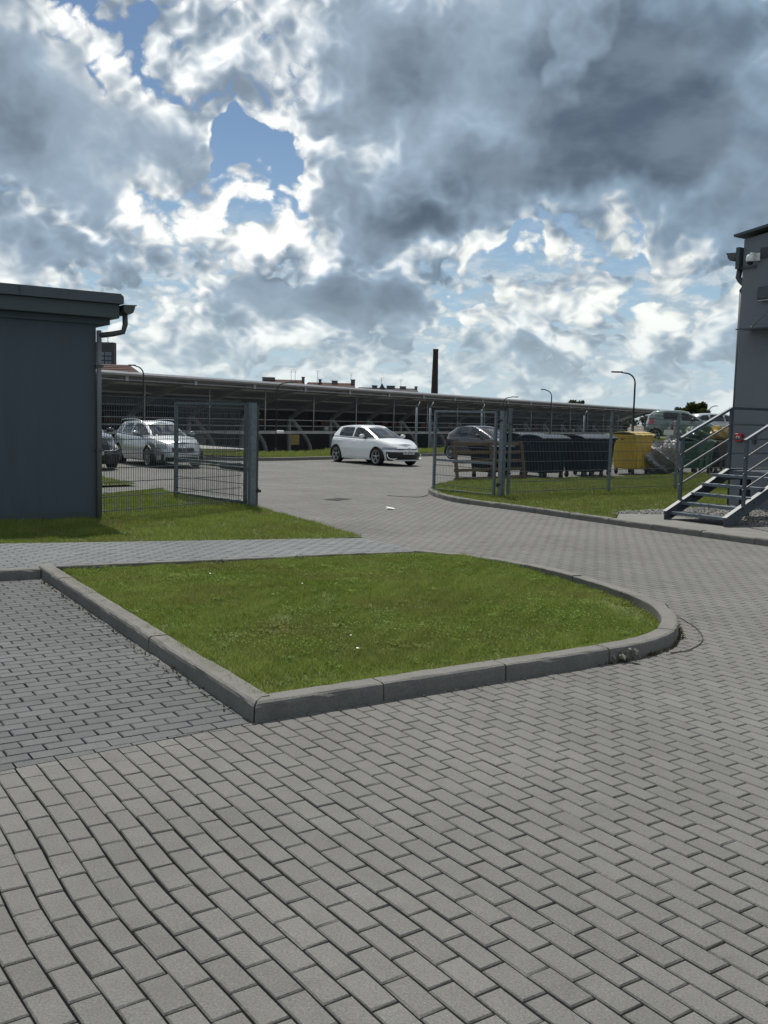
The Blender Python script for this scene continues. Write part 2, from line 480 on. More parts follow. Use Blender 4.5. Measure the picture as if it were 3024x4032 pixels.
m_pipe = mat('zinc_pipe', (0.055, 0.064, 0.066), 0.5, 0.2, var=.12, scale=5)
m_pipelt = mat('pale_pipe', (0.16, 0.17, 0.175), 0.5, 0.2, var=.1, scale=4)
m_galv = mat('galvanised_steel', (0.145, 0.175, 0.200), 0.5, 0.45, var=.22, scale=12)
m_wire = mat('galvanised_wire', (0.085, 0.100, 0.115), 0.5, 0.4, var=.15, scale=10)
m_stair = mat('stair_steel', (0.085, 0.105, 0.130), 0.5, 0.3, var=.15, scale=10)
m_stairtop = mat('stair_flange', (0.15, 0.16, 0.165), 0.55, 0.3, var=.12, scale=10)
m_black = mat('black_plastic', (0.012, 0.013, 0.015), 0.5, var=.2, scale=10)
m_rubber = mat('tyre_rubber', (0.014, 0.014, 0.015), 0.8, var=.2, scale=30)
m_alloy = mat('wheel_alloy', (0.36, 0.37, 0.38), 0.3, 0.8, var=.05)
m_alloyd = mat('wheel_barrel', (0.018, 0.018, 0.020), 0.5, 0.3, var=.05)
m_chrome = mat('chrome', (0.65, 0.66, 0.68), 0.12, 1.0, var=.02)
m_glass = mat('car_glass', (0.010, 0.013, 0.016), 0.04, 0.0, var=.0, spec=.5, coat=0)
m_glass.node_tree.nodes['Principled BSDF'].inputs['IOR'].default_value = 1.52
m_lampg = mat('lamp_glass', (0.20, 0.215, 0.23), 0.10, 0.3, var=.1, coat=1.0)
m_tail = mat('tail_lamp', (0.30, 0.015, 0.012), 0.12, 0.0, var=.1, coat=1.0)
m_white = mat('white_plastic', (0.72, 0.73, 0.72), 0.5, var=.06)
m_plate = mat('plate_white', (0.55, 0.56, 0.55), 0.5, var=.05)
m_ink = mat('plate_ink', (0.02, 0.02, 0.02), 0.6, var=.05)
m_signred = mat('sign_red', (0.075, 0.016, 0.013), 0.6, var=.1)
m_red = mat('alarm_red', (0.38, 0.018, 0.03), 0.45, var=.1)
m_wood = mat('pallet_wood', (0.115, 0.076, 0.044), 0.85, var=.3, scale=5, stretch=(1, 8, 8), bump=.4, bscale=30)
m_gravel = mat('gravel_stone', (0.27, 0.27, 0.265), 0.9, var=.35, scale=30)
m_conc = mat('concrete', (0.15, 0.15, 0.14), 0.9, var=.15, scale=3, bump=.2, bscale=80)
m_lamp = mat('lamp_post_black', (0.018, 0.020, 0.022), 0.5, .3, var=.1)
m_stroof = mat('stand_roof_sheet', (0.34, 0.37, 0.42), 0.7, 0.0, var=.10, scale=1.5, stretch=(.1, 4, 1))
m_stgut = mat('stand_gutter', (0.28, 0.29, 0.31), 0.5, 0.2, var=.08, scale=2)
m_ststeel = mat('stand_steel', (0.30, 0.31, 0.32), 0.6, 0.2, var=.12, scale=2)
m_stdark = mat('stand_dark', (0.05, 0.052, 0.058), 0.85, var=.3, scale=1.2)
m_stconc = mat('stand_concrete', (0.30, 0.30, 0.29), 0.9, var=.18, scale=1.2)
m_seat = mat('stand_seat', (0.10, 0.030, 0.022), 0.6, var=.2, scale=3)
m_brick = mat('chimney_brick', (0.024, 0.018, 0.016), 0.9, var=.3, scale=2.5)
m_tile = mat('roof_tile', (0.052, 0.018, 0.015), 0.85, var=.25, scale=1.5)
m_far = mat('far_plaster', (0.11, 0.105, 0.10), 0.9, var=.2, scale=.5)
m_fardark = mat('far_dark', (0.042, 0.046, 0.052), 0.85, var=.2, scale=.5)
m_farglass = mat('far_glass', (0.10, 0.13, 0.16), 0.15, 0.3, var=.25, scale=.4)
m_bark = mat('bark', (0.06, 0.045, 0.035), 0.95, var=.3, scale=8)
m_leaf = grass_mat('tree_leaves', (0.020, 0.034, 0.010), (0.055, 0.070, 0.022), (0.07, 0.05, 0.02))

def set_shade(me, arr):
    a = me.attributes.new('shade', 'FLOAT', 'POINT'); a.data.foreach_set('value', np.asarray(arr, np.float32))
# ------------------------------------------------------------------ ground plan
def nd(n, d): return (ND.x * n + DD.x * d, ND.y * n + DD.y * d)
def toN(x, y): return ND.x * x + ND.y * y
def toD(x, y): return DD.x * x + DD.y * y

C0 = (-0.72, 5.49)
ISL_A = [C0, (0.13, 6.06), (0.98, 6.63), (1.62, 7.06), (2.08, 7.42), (2.40, 7.84), (2.58, 8.35), (2.64, 8.85), (2.58, 9.45), (2.38, 10.2), (2.03, 11.1), (1.60, 11.95), (1.08, 12.62), (0.48, 13.0)]
ISL_BACK = [(0.48, 13.0), (-3.56, 10.28)]
ISL_C = [(-3.68, 10.30), (-2.2, 7.90), C0]
ISL = ISL_A + [(-3.56, 10.28)]
BAY_A, BAY_B = (-1.85, 4.64), (-0.74, 5.495)
LAWN_L = [(-0.30, 14.31), (-0.85, 15.51), (-1.59, 16.84), (-2.36, 18.27), (-2.75, 18.9), (-4.5, 20.6), (-4.95, 21.4), (-5.75, 19.2), (-7.5, 17.0), (-9.5, 14.5), (-9.5, 9.6), (-4.73, 11.99)]
LAWN_R = [(1.12, 22.75), (1.22, 22.0), (1.56, 20.95), (2.06, 20.2), (2.62, 19.42), (3.5, 17.98), nd(13.03, -12.0), nd(13.75, -12.72), nd(14.3, -13.05), nd(17.7, -13.15), nd(20.5, -13.2), (13.5, 34.0), (11.3, 36.0), (8.44, 33.0), (6.35, 31.15), (4.3, 29.3), (2.68, 28.2), (1.93, 27.0), (1.36, 25.4), (1.1, 23.6)]
KERB_R = [(1.05, 23.4), (1.10, 22.75), (1.2, 22.0), (1.54, 20.92), (2.04, 20.18), (2.62, 19.39), (3.5, 17.95), nd(12.90, -12.0), nd(12.90, -10.0), nd(12.90, -7.0)]
TRI = [(-5.87, 23.1), (-7.3, 25.3), (-11.0, 26.0), (-11.0, 21.0), (-6.7, 22.3)]
VERGE_F = [(-22, 35.0), (-12, 36.3), (-6.88, 37.0), (-4.84, 37.4), (-2.08, 40.5), (0.2, 43.9), (2.22, 46.9), (9.5, 57.5)]
VERGE_B = [(-22, 40.5), (-12, 41.5), (-8.0, 42.3), (-6.2, 43.3), (-3.8, 46.0), (-1.6, 49.3), (0.6, 52.6), (7.0, 62.0)]

def path_z(x, y):
    t = (x + 3.9) * ND.x + (y - 10.6) * ND.y
    return 0.10 - 0.093 * min(1.0, max(0.0, t / 4.9))

# base terrain: level yard, stepping down behind the verge, out to the horizon
def make_ground():
    mid = [((a[0] + b[0]) / 2, (a[1] + b[1]) / 2) for a, b in zip(VERGE_F, VERGE_B)]
    mid = [(-400, 30)] + mid + [(60, 130), (400, 500)]
    vs = []; fs = []
    near = [(-400, -60)] * 1
    n = len(mid)
    for x, y in mid: vs.append((x, -60.0, -0.05))
    for x, y in mid: vs.append((x, y, -0.05))
    for x, y in mid: vs.append((x + .2, y + .1, -1.7))
    for x, y in mid: vs.append((x * 8, 3500.0, -1.7))
    for k in range(3):
        for i in range(n - 1):
            fs.append((k * n + i, k * n + i + 1, (k + 1) * n + i + 1, (k + 1) * n + i))
    b = len(vs)
    vs += [(400, -60, -.05), (3500, -60, -.05), (3500, 3500, -1.7), (-3500, -60, -.05), (-3500, 3500, -1.7), (-400, -60, -.05)]
    fs += [(n - 1, b + 1, b + 2, 3 * n + n - 1, 2 * n + n - 1, n + n - 1), (b + 3, 0, n, 2 * n, 3 * n, b + 4)]
    me = bpy.data.meshes.new('ground'); me.from_pydata(vs, [], fs); me.materials.append(m_ground)
    o = link(bpy.data.objects.new('ground', me)); tag(o, 'dusty level ground reaching to the horizon', kind='structure')
make_ground()
sheet('paving_bed', [(-30, -6), (30, -6), (34, 30), (22, 60), (8, 60), (2.6, 47.2), (-2.0, 40.9), (-5, 37.6), (-30, 35.5)], -0.026, m_bed, 'dark sand bed in the joints between the paving blocks')

# ------------------------------------------------------------------ paving blocks
def view_mask(P, mx=2.4, near=1.3):
    x, y = P[:, 0], P[:, 1]
    return (y > near) & (np.abs(x) < 0.43 * y + mx)

PAVER_LOD = 0
def unit_paver(L, W, ch=0.0050, depth=0.036):
    a, b = L / 2, W / 2
    lo = [(-a, -b), (a, -b), (a, b), (-a, b)]
    hi = [(-a + ch, -b + ch), (a - ch, -b + ch), (a - ch, b - ch), (-a + ch, b - ch)]
    v = [(x, y, -depth) for x, y in lo] + [(x, y, -ch) for x, y in lo] + [(x, y, 0) for x, y in hi]
    f = []
    for k in (0, 4):
        for i in range(4): f.append((k + i, k + (i + 1) % 4, k + 4 + (i + 1) % 4, k + 4 + i))
    f.append((8, 9, 10, 11))
    return np.array(v, float), f

def paving(parent_name, label, material, origin, ux, uy, pl, pw, joint, region, clips, zf, warp=None, ymax=50, nsingle=300, rows=None):
    """running-bond paving: the largest-looking blocks become parts, the rest one joined part"""
    root = empty(parent_name, (0, 0, 0), 0, label, None, None, 'structure')
    ux = np.array(ux); uy = np.array(uy); o = np.array(origin[:2])
    I, J = np.meshgrid(np.arange(rows[0], rows[1]), np.arange(rows[2], rows[3]), indexing='ij')
    I = I.ravel(); J = J.ravel()
    off = np.where(J % 2 == 0, 0.0, 0.5)
    s = (I + off + 0.5) * pl; t = (J + 0.5) * pw
    jit = RNG.normal(0, 0.0008, (len(s), 2))
    C = o + np.outer(s + jit[:, 0], ux) + np.outer(t + jit[:, 1], uy)
    ang = np.full(len(s), math.atan2(ux[1], ux[0])) + RNG.normal(0, .0025, len(s))
    if warp is not None:
        dv, da = warp(C); C = C + dv; ang = ang + da
    k = view_mask(C) & (C[:, 1] < ymax) & region(C)
    C = C[k]; ang = ang[k]
    L, W = pl - joint, pw - joint
    cut = np.zeros(len(C), bool); drop = np.zeros(len(C), bool)
    for (a, b, sel) in clips:
        a = np.array(a); b = np.array(b); e = (b - a) / np.linalg.norm(b - a)
        sd = e[0] * (C[:, 1] - a[1]) - e[1] * (C[:, 0] - a[0])
        ss = sel(C)
        cut |= ss & (np.abs(sd) < .13); drop |= ss & (sd < -.13)
    k = ~drop; C = C[k]; ang = ang[k]; cut = cut[k]
    zz = np.array([zf(x, y) for x, y in C]) + RNG.normal(0, .0006, len(C))
    shade = np.clip(RNG.normal(.5, .2, len(C)), 0, 1)
    tx = RNG.normal(0, .002, len(C)); ty = RNG.normal(0, .003, len(C))
    # single blocks: the ones nearest the camera and well in frame
    infr = (np.abs(C[:, 0]) < 0.395 * C[:, 1] - .05) & (C[:, 1] > 2.75) & ~cut
    dist = np.hypot(C[:, 0], C[:, 1]) + np.where(infr, 0, 1e6)
    order = np.argsort(dist)[:nsingle]; order = order[infr[order]]
    single = np.zeros(len(C), bool); single[order] = True
    uv, uf = unit_paver(L, W)
    variants = []
    for q in range(10):
        v2 = uv.copy(); v2[4:, :2] += RNG.normal(0, .0011, (8, 2)); v2[:, 2] += v2[:, 0] * RNG.normal(0, .002) + v2[:, 1] * RNG.normal(0, .003)
        me = bpy.data.meshes.new('paver'); me.from_pydata(v2.tolist(), [], uf); me.materials.append(material)
        set_shade(me, np.full(12, (q + .5) / 10 * .8 + .1)); variants.append(me)
    for i in order:
        ob = bpy.data.objects.new('paver', variants[min(9, max(0, int(shade[i] * 10)))]); COL.objects.link(ob); ob.parent = root
        ob.location = (C[i, 0], C[i, 1], zz[i]); ob.rotation_euler = (0, 0, ang[i] + (math.pi if random.random() < .5 else 0))
    # joined remainder
    idx = np.where(~single & ~cut)[0]
    ca, sa = np.cos(ang[idx])[:, None], np.sin(ang[idx])[:, None]
    vx = uv[None, :, 0] * ca - uv[None, :, 1] * sa + C[idx, 0][:, None]
    vy = uv[None, :, 0] * sa + uv[None, :, 1] * ca + C[idx, 1][:, None]
    vz = uv[None, :, 2] + zz[idx][:, None] + uv[None, :, 0] * tx[idx][:, None] + uv[None, :, 1] * ty[idx][:, None]
    V = np.stack([vx, vy, vz], -1).reshape(-1, 3)
    n = len(idx); uf4 = np.array(uf)
    F = (uf4[None] + (np.arange(n) * 12)[:, None, None]).reshape(-1, 4)
    me = bpy.data.meshes.new('paver_field')
    # cut blocks along the edges
    cv = []; cf = []; cs = []
    for i in np.where(cut)[0]:
        c, sn = math.cos(ang[i]), math.sin(ang[i])
        poly = [(C[i, 0] + x * c - y * sn, C[i, 1] + x * sn + y * c) for x, y in ((-L/2, -W/2), (L/2, -W/2), (L/2, W/2), (-L/2, W/2))]
        for (a, b, sel) in clips:
            if sel(C[i:i + 1])[0] and len(poly) > 2: 
                e = Vector((b[0] - a[0], b[1] - a[1])).normalized(); nn = Vector((-e.y, e.x)) * joint * .5
                poly = clip(poly, (a[0] + nn.x, a[1] + nn.y), (b[0] + nn.x, b[1] + nn.y))
        if len(poly) < 3: continue
        ar = abs(sum(poly[j][0] * poly[(j + 1) % len(poly)][1] - poly[(j + 1) % len(poly)][0] * poly[j][1] for j in range(len(poly)))) / 2
        if ar < 6e-5: continue
        b0 = len(V) + len(cv); m = len(poly)
        cv += [(x, y, zz[i] - .036) for x, y in poly] + [(x, y, zz[i] - .002) for x, y in poly]
        cs += [shade[i]] * (2 * m)
        for j in range(m): cf.append((b0 + j, b0 + (j + 1) % m, b0 + m + (j + 1) % m, b0 + m + j))
        cf.append(tuple(b0 + m + j for j in range(m)))
    me.from_pydata(V.tolist() + cv, [], F.tolist() + cf); me.materials.append(material)
    set_shade(me, np.concatenate([np.repeat(shade[idx], 12), np.array(cs)]) if cs else np.repeat(shade[idx], 12))
    ob = bpy.data.objects.new('paver_field', me); COL.objects.link(ob); ob.parent = root; ob["kind"] = 'stuff'
    return root

def shrink_in(P, poly, m):
    """inside the polygon by at least m (approximated towards the centroid)"""
    c = np.mean(np.array([p[:2] for p in poly]), 0)
    q = [(p[0] + (c[0] - p[0]) * m / max(.1, math.hypot(p[0] - c[0], p[1] - c[1])), p[1] + (c[1] - p[1]) * m / max(.1, math.hypot(p[0] - c[0], p[1] - c[1]))) for p in poly]
    return inpoly(P, q)

left_of = lambda P, a, b: ((b[0] - a[0]) * (P[:, 1] - a[1]) - (b[1] - a[1]) * (P[:, 0] - a[0])) > 0
PATH_R = ((0.48, 13.0), (-0.33, 14.28))
def road_region(P):
    k = ~shrink_in(P, ISL, .25) & ~shrink_in(P, LAWN_L, .3) & ~shrink_in(P, LAWN_R, .35)
    bay = left_of(P, BAY_A, BAY_B) & left_of(P, C0, (-3.60, 10.16)) & (P[:, 1] < 10.4)
    bayhard = bay & ~(np.abs((BAY_B[0]-BAY_A[0])*(P[:,1]-BAY_A[1])-(BAY_B[1]-BAY_A[1])*(P[:,0]-BAY_A[0]))/1.385 < .13)
    k &= ~bayhard
    pth = left_of(P, (0.48, 13.0), (-3.56, 10.28)) == False
    onpath = (((P[:, 0] - .48) * -ND.y + (P[:, 1] - 13.0) * ND.x) > 0) & left_of(P, *PATH_R) & (P[:, 1] < 14.3) & (P[:, 0] < .5)
    far_edge = ((P[:, 0] + .33) * -0.456 + (P[:, 1] - 14.28) * 0.89) < 0
    sdr = ((PATH_R[1][0]-PATH_R[0][0])*(P[:,1]-PATH_R[0][1])-(PATH_R[1][1]-PATH_R[0][1])*(P[:,0]-PATH_R[0][0]))/1.515
    k &= ~(onpath & far_edge & (sdr > .13))
    # behind the verge kerb: nothing
    k &= ~inpoly(P, VERGE_F + [(9.5, 80), (-22, 80)])
    k &= ~inpoly(P, [(8.3, 43.5), (12.5, 41.0), (18, 40.5), (30, 36.5), (40, 60), (10, 60)])
    return k
def road_warp(C):
    n = C @ np.array(ND); d = C @ np.array(DD)
    A = np.clip((2.9 - n) / 1.7, 0, 1.0) ** 1.5 * .036
    g = np.exp(-((d + 3.35) / .62) ** 2)
    off = -A * g; da = A * g * 2 * (d + 3.35) / .62 ** 2
    return np.outer(off, np.array(ND)), -np.clip(da, -.12, .12) * -1.0
ANCH = (0.676, 3.317)    # a joint corner measured on the ground, in paces of the blocks
ROAD_O = (0.9065, 3.5045)
paving('road_paving', 'pale grey concrete block paving of the yard and driveway', m_paver, ROAD_O, DD, ND, 0.2025, 0.1055, 0.0080, road_region,
       [(BAY_B, BAY_A, lambda P: (P[:, 0] < -.74) & (P[:, 1] < 6.0)), (PATH_R[1], PATH_R[0], lambda P: (P[:, 0] > -.45) & (P[:, 0] < .6) & (P[:, 1] > 12.95) & (P[:, 1] < 14.35))],
       lambda x, y: 0.0, road_warp, 48.5, 300, (-260, 20, -170, 330))

def bay_region(P):
    return left_of(P, (C0[0] + .13, C0[1] + .08), (-3.53, 10.34)) & inpoly(P, [(-4.6, 2.0), (-0.2, 5.55), (-3.3, 10.4), (-7.0, 8.5), (-9, 5)])
paving('parking_bay', 'darker slate grey block paving of the parking bay', m_bay, (-0.74, 5.495), ND, (-DD.x, -DD.y), 0.2025, 0.1030, 0.0085, bay_region,
       [(BAY_A, BAY_B, lambda P: P[:, 1] < 7)], lambda x, y: 0.0, None, 12, 300, (-60, 8, -30, 60))

def path_region(P):
    return inpoly(P, [(0.52, 12.98), (-0.30, 14.36), (-4.73, 12.08), (-9.5, 9.7), (-9.5, 6.6), (-3.56, 10.28)])
paving('footpath', 'bluish grey block footpath between the two lawns', m_path, (0.48, 13.03), ND, (-DD.x, -DD.y), 0.2025, 0.1030, 0.008, path_region,
       [(PATH_R[0], PATH_R[1], lambda P: P[:, 0] > -.6), ((-0.33, 14.28), (-4.73, 12.02), lambda P: P[:, 0] < 5), ((-3.56, 10.30), (0.48, 13.02), lambda P: P[:, 0] < 5)],
       path_z, None, 16, 300, (-60, 4, -4, 26))
sheet('footpath_bed', [(0.52, 13.0), (-0.30, 14.34), (-4.73, 12.06), (-9.5, 9.7), (-9.5, 6.4), (-3.56, 10.25)], lambda x, y: path_z(x, y) - .026, m_bed, 'dark sand bed under the footpath blocks')

# ------------------------------------------------------------------ kerbs, stone by stone
def kerb(name, label, pts, zt, width=0.15, step=1.0, z0=-0.03, material=None, rough=True, m0=False, m1=False):
    """pts run with the kept ground on the left; zt(x, y) gives the top"""
    root = empty(name, (0, 0, 0), 0, label, None, None, 'structure')
    fine = resample(catmull(pts, 10), 0.10); tot = len(fine) - 1
    per = max(2, round(step / 0.1)); nst = max(1, round(tot / per))
    P = [Vector((p[0], p[1])) for p in fine]
    nor = []
    for i in range(len(P)):
        t = (P[min(i + 1, tot)] - P[max(i - 1, 0)]).normalized(); nor.append(Vector((-t.y, t.x)))
    stones = []
    for k in range(nst):
        a = k * tot // nst; b = (k + 1) * tot // nst
        vs = []; fs = []; lift = random.gauss(0, .0025); push = random.gauss(0, .003) if not ((m0 and k == 0) or (m1 and k == nst - 1)) else 0.0
        m = b - a + 1
        for i in range(a, b + 1):
            p = P[i]; n = nor[i]
            t = (P[min(i + 1, tot)] - P[max(i - 1, 0)]).normalized()
            if i == a: p = p + t * .0055
            if i == b: p = p - t * .0055
            z = zt(p.x, p.y) + lift; j = lambda: random.gauss(0, .0012 if rough else 0)
            cp = random.uniform(.006, .016) if rough and random.random() < .10 else 0.0
            for w, h in ((0.0, z0), (0.004 + cp * .5, z - .028 - cp * .4), (0.010 + cp, z - .010 - cp * .5), (0.026 + cp, z - cp * .2), (width - .008, z), (width, z - .008), (width, z0)):
                q = p + n * (w + push + j()) + t * ((w if (m0 and i == 0) else 0) - (w if (m1 and i == tot) else 0)); vs.append((q.x, q.y, h + (j() if h > z0 else 0)))
        for i in range(m - 1):
            for r in range(6): fs.append((i * 7 + r, (i + 1) * 7 + r, (i + 1) * 7 + r + 1, i * 7 + r + 1))
        fs.append(tuple(range(7))); e = (m - 1) * 7; fs.append(tuple(e + r for r in range(6, -1, -1)))
        mb = MB(); mb.add(vs, [f[::-1] for f in fs]); stones.append(mb.build('kerb_stone', material or m_kerb, root))
    return root, stones

def isl_z(x, y):
    t = max(0.0, min(1.0, (y - 9.6) / 3.2)) if x > -0.2 else 0.0
    return 0.112 - 0.085 * t * t
kr1, st1 = kerb('curved_kerb', 'grey concrete kerb curving round the front and tip of the lawn island', ISL_A, isl_z, m0=True)
kr2, st2 = kerb('straight_kerb', 'grey concrete kerb between the lawn island and the parking bay', ISL_C, lambda x, y: 0.112, m1=True)
kerb('edging_kerb', 'thin concrete edging between the lawn island and the footpath', ISL_BACK, lambda x, y: path_z(x, y) + .012, width=.07)
kerb('bay_end_kerb', 'grey kerb at the head of the parking bay', [(-9.0, 7.0), (-6.0, 8.72), (-3.575, 10.12)], lambda x, y: 0.105, width=.12)
kerb('driveway_kerb', 'long low concrete kerb in front of the right-hand lawn', KERB_R[::1], lambda x, y: 0.105)
kerb('car_park_kerb', 'dark kerb along the far grass verge behind the white car', VERGE_F, lambda x, y: 0.13, step=2.0, rough=False)
kerb('yard_kerb', 'short raised kerb inside the yard behind the left mesh fence', [(-6.6, 16.9), (-5.70, 19.3), (-4.87, 21.5)], lambda x, y: 0.12, width=.12)

# broken nose of the kerb: a crumbled patch and two cracks
def chip(center, n, seed, r=.10):
    rg = random.Random(seed); mb = MB()
    for q in range(n):
        a = rg.uniform(0, 6.28); d = r * rg.random() ** .7
        c = Vector((center[0] + math.cos(a) * d * 1.2, center[1] + math.sin(a) * d * .5, center[2] + rg.uniform(-.045, .015)))
        s = rg.uniform(.008, .022); vs = [c + Vector((rg.gauss(0, s), rg.gauss(0, s), rg.gauss(0, s * .7))) for _ in range(6)]
        bm = bmesh.new()
        for v in vs: bm.verts.new(v)
        r_ = bmesh.ops.convex_hull(bm, input=bm.verts); bm.verts.index_update()
        mb.add([v.co.copy() for v in bm.verts], [tuple(v.index for v in f.verts) for f in bm.faces]); bm.free()
    return mb
ch = chip((1.80, 7.20, .075), 60, 3, .14).build('crumbled_edge', m_kerb2, st1[3]); ch["kind"] = 'stuff'


# ------------------------------------------------------------------ lawns
def soil_isl(x, y):
    # a shallow dome, sunken behind the tip where the earth is bare
    dx = max(0.0, x - 1.2); return min(isl_z(x, y), path_z(x, y) + .02 if x < 0.4 and y > 10 else 9) - 0.035 - 0.062 * min(1, dx / 1.1) * max(.15, min(1, (y - 7.2) / 1.5)) - .028 * max(0.0, min(1.0, 1 - (-( (x - .48) * -ND.y + (y - 13.0) * ND.x)) / .35))
ISL_IN = [(-0.74, 5.68), (0.06, 6.21), (0.9, 6.77), (1.54, 7.19), (1.98, 7.54), (2.27, 7.93), (2.43, 8.38), (2.49, 8.85), (2.43, 9.42), (2.24, 10.15), (1.90, 11.04), (1.48, 11.86), (1.0, 12.48), (0.48, 12.86), (-3.40, 10.26)]
def dense_sheet(name, poly, zf, material, label, step=.35, kind='structure'):
    xs = np.array([p[0] for p in poly]); ys = np.array([p[1] for p in poly])
    bm = bmesh.new(); vs = [bm.verts.new((p[0], p[1], 0)) for p in poly]; f = bm.faces.new(vs)
    if f.normal.z < 0: f.normal_flip()
    lo, hi = math.floor(xs.min() / step), math.ceil(xs.max() / step)
    for i in range(lo, hi + 1): bmesh.ops.bisect_plane(bm, geom=bm.verts[:] + bm.edges[:] + bm.faces[:], plane_co=(i * step, 0, 0), plane_no=(1, 0, 0))
    lo, hi = math.floor(ys.min() / step), math.ceil(ys.max() / step)
    for i in range(lo, hi + 1): bmesh.ops.bisect_plane(bm, geom=bm.verts[:] + bm.edges[:] + bm.faces[:], plane_co=(0, i * step, 0), plane_no=(0, 1, 0))
    for v in bm.verts: v.co.z = zf(v.co.x, v.co.y)
    bmesh.ops.recalc_face_normals(bm, faces=bm.faces)
    me = bpy.data.meshes.new(name); bm.to_mesh(me); bm.free()
    for p in me.polygons: p.use_smooth = True
    me.materials.append(material); o = link(bpy.data.objects.new(name, me)); tag(o, label, kind=kind); return o
dense_sheet('island_soil', ISL_IN, soil_isl, m_soil, 'soil under the grass of the lawn island')
lawnL_z = lambda x, y: 0.012 + .065 * max(0, min(1, (-x - 1.0) / 4))
dense_sheet('building_lawn_soil', LAWN_L, lawnL_z, m_soil, 'soil of the lawn in front of the dark building', .8)
lawnR_z = lambda x, y: 0.085 if y < 27.5 else 0.085 - .06 * min(1, (y - 27.5) / 3)
dense_sheet('fenced_lawn_soil', LAWN_R, lawnR_z, m_soil, 'soil of the lawn under the right mesh fence', .9)
tri_z = lambda x, y: .05
dense_sheet('yard_lawn_soil', TRI, tri_z, m_soil, 'soil of the small lawn inside the yard', 1.5)
def verge_z(x, y): return 0.14
verge_poly = [(p[0] , p[1] + .1) for p in VERGE_F] + VERGE_B[::-1]
dense_sheet('grass_verge', verge_poly, lambda x, y: .12 + .06 * math.sin(x * .5 + y * .3), m_soil, 'soil of the far grass verge behind the white car', 1.5)
# the raised parking level on the right with its grass bank
BF = [(8.6, 44.0), (12.5, 41.6), (18, 41.0), (30, 37)]; BT = [(9.8, 48.4), (13.2, 46.8), (19, 46.0), (32, 42.5)]
vs = [(*p, -.02) for p in BF] + [(*p, 1.02) for p in BT] + [(17, 75, 1.02), (26, 78, 1.02), (36, 76, 1.02), (46, 70, 1.02)] + [(9.0, 60, -1.7)]
fs = [(i, i + 1, 5 + i, 4 + i) for i in range(3)] + [(4 + i, 5 + i, 9 + i, 8 + i) for i in range(3)] + [(0, 4, 8, 12)]
me = bpy.data.meshes.new('grass_bank'); me.from_pydata(vs, [], fs); me.materials.append(m_soil)
tag(link(bpy.data.objects.new('grass_bank', me)), 'grassy bank and upper parking level behind the waste containers', kind='structure')

def pnoise(x, y, f, seed=0):
    r = np.random.default_rng(seed); v = np.zeros_like(x)
    for k in range(6):
        a = r.uniform(0, 6.28); fr = f * r.uniform(.6, 1.8); ph = r.uniform(0, 6.28)
        v += np.sin((x * math.cos(a) + y * math.sin(a)) * fr + ph)
    return v / 6

def blades(name, label, poly, zf, dens, h, w, material, bare=None, cam_ok=True, seed=1, leaf=False):
    r = np.random.default_rng(seed); P = np.array([p[:2] for p in poly]); lo = P.min(0); hi = P.max(0)
    n = int(dens * (hi[0] - lo[0]) * (hi[1] - lo[1]))
    Q = r.uniform(lo, hi, (n, 2)); Q = Q[inpoly(Q, poly)]
    Q = Q[view_mask(Q, 2.0)]
    nz = pnoise(Q[:, 0], Q[:, 1], 9, seed) ; nz2 = pnoise(Q[:, 0], Q[:, 1], 3.0, seed + 5)
    keep = r.random(len(Q)) < np.clip(.75 + .5 * nz, .25, 1)
    if bare is not None: keep &= r.random(len(Q)) > bare(Q)
    Q = Q[keep]; nz = nz[keep]; nz2 = nz2[keep]; n = len(Q)
    Z = np.array([zf(x, y) for x, y in Q])
    a = r.uniform(0, 2 * math.pi, n); hh = r.uniform(h[0], h[1], n) * (1 + .45 * nz + .25 * nz2); ww = r.uniform(w[0], w[1], n)
    lean = r.uniform(.15, 1.1, n) * hh; la = r.uniform(0, 2 * math.pi, n)
    dx, dy = np.cos(a) * ww / 2, np.sin(a) * ww / 2
    if not leaf:
        v0 = np.stack([Q[:, 0] - dx, Q[:, 1] - dy, Z - .004], -1); v1 = np.stack([Q[:, 0] + dx, Q[:, 1] + dy, Z - .004], -1)
        v2 = np.stack([Q[:, 0] + np.cos(la) * lean, Q[:, 1] + np.sin(la) * lean, Z + hh], -1)
        V = np.stack([v0, v1, v2], 1).reshape(-1, 3); F = np.arange(3 * n).reshape(-1, 3); k = 3
    else:
        c = np.stack([Q[:, 0], Q[:, 1], Z + hh], -1); u = np.stack([np.cos(a), np.sin(a), r.normal(0, .35, n)], -1) * (ww / 2)[:, None]
        t = np.stack([-np.sin(a), np.cos(a), r.normal(0, .35, n)], -1) * (ww / 2)[:, None]
        V = np.stack([c - u, c + t * .8, c + u, c - t * .8], 1).reshape(-1, 3); F = np.arange(4 * n).reshape(-1, 4); k = 4
    me = bpy.data.meshes.new(name); me.from_pydata(V.tolist(), [], F.tolist()); me.materials.append(material)
    nz3 = pnoise(Q[:, 0], Q[:, 1], 30.0, seed + 9); sh = np.clip(.45 + .34 * nz2 + .30 * nz + .45 * nz3 + r.normal(0, .20, n), 0, 1); set_shade(me, np.repeat(sh, k))
    o = link(bpy.data.objects.new(name, me)); tag(o, label, 'grass', kind='stuff'); return o
def bare_isl(Q):
    d1 = np.hypot((Q[:, 0] - 2.2) / .45, (Q[:, 1] - 9.3) / .9); d2 = np.hypot((Q[:, 0] - 1.75) / .5, (Q[:, 1] - 10.9) / .35)
    d3 = np.hypot((Q[:, 0] - .55) / .28, (Q[:, 1] - 11.6) / .22)
    return np.clip(.95 - d1, 0, .9) + np.clip(.7 - d2, 0, .6) + np.clip(.8 - d3, 0, .8)
blades('island_grass', 'short green grass covering the kerbed lawn island', ISL_IN, soil_isl, 13500, (.020, .050), (.005, .010), m_grass, bare_isl, seed=1)
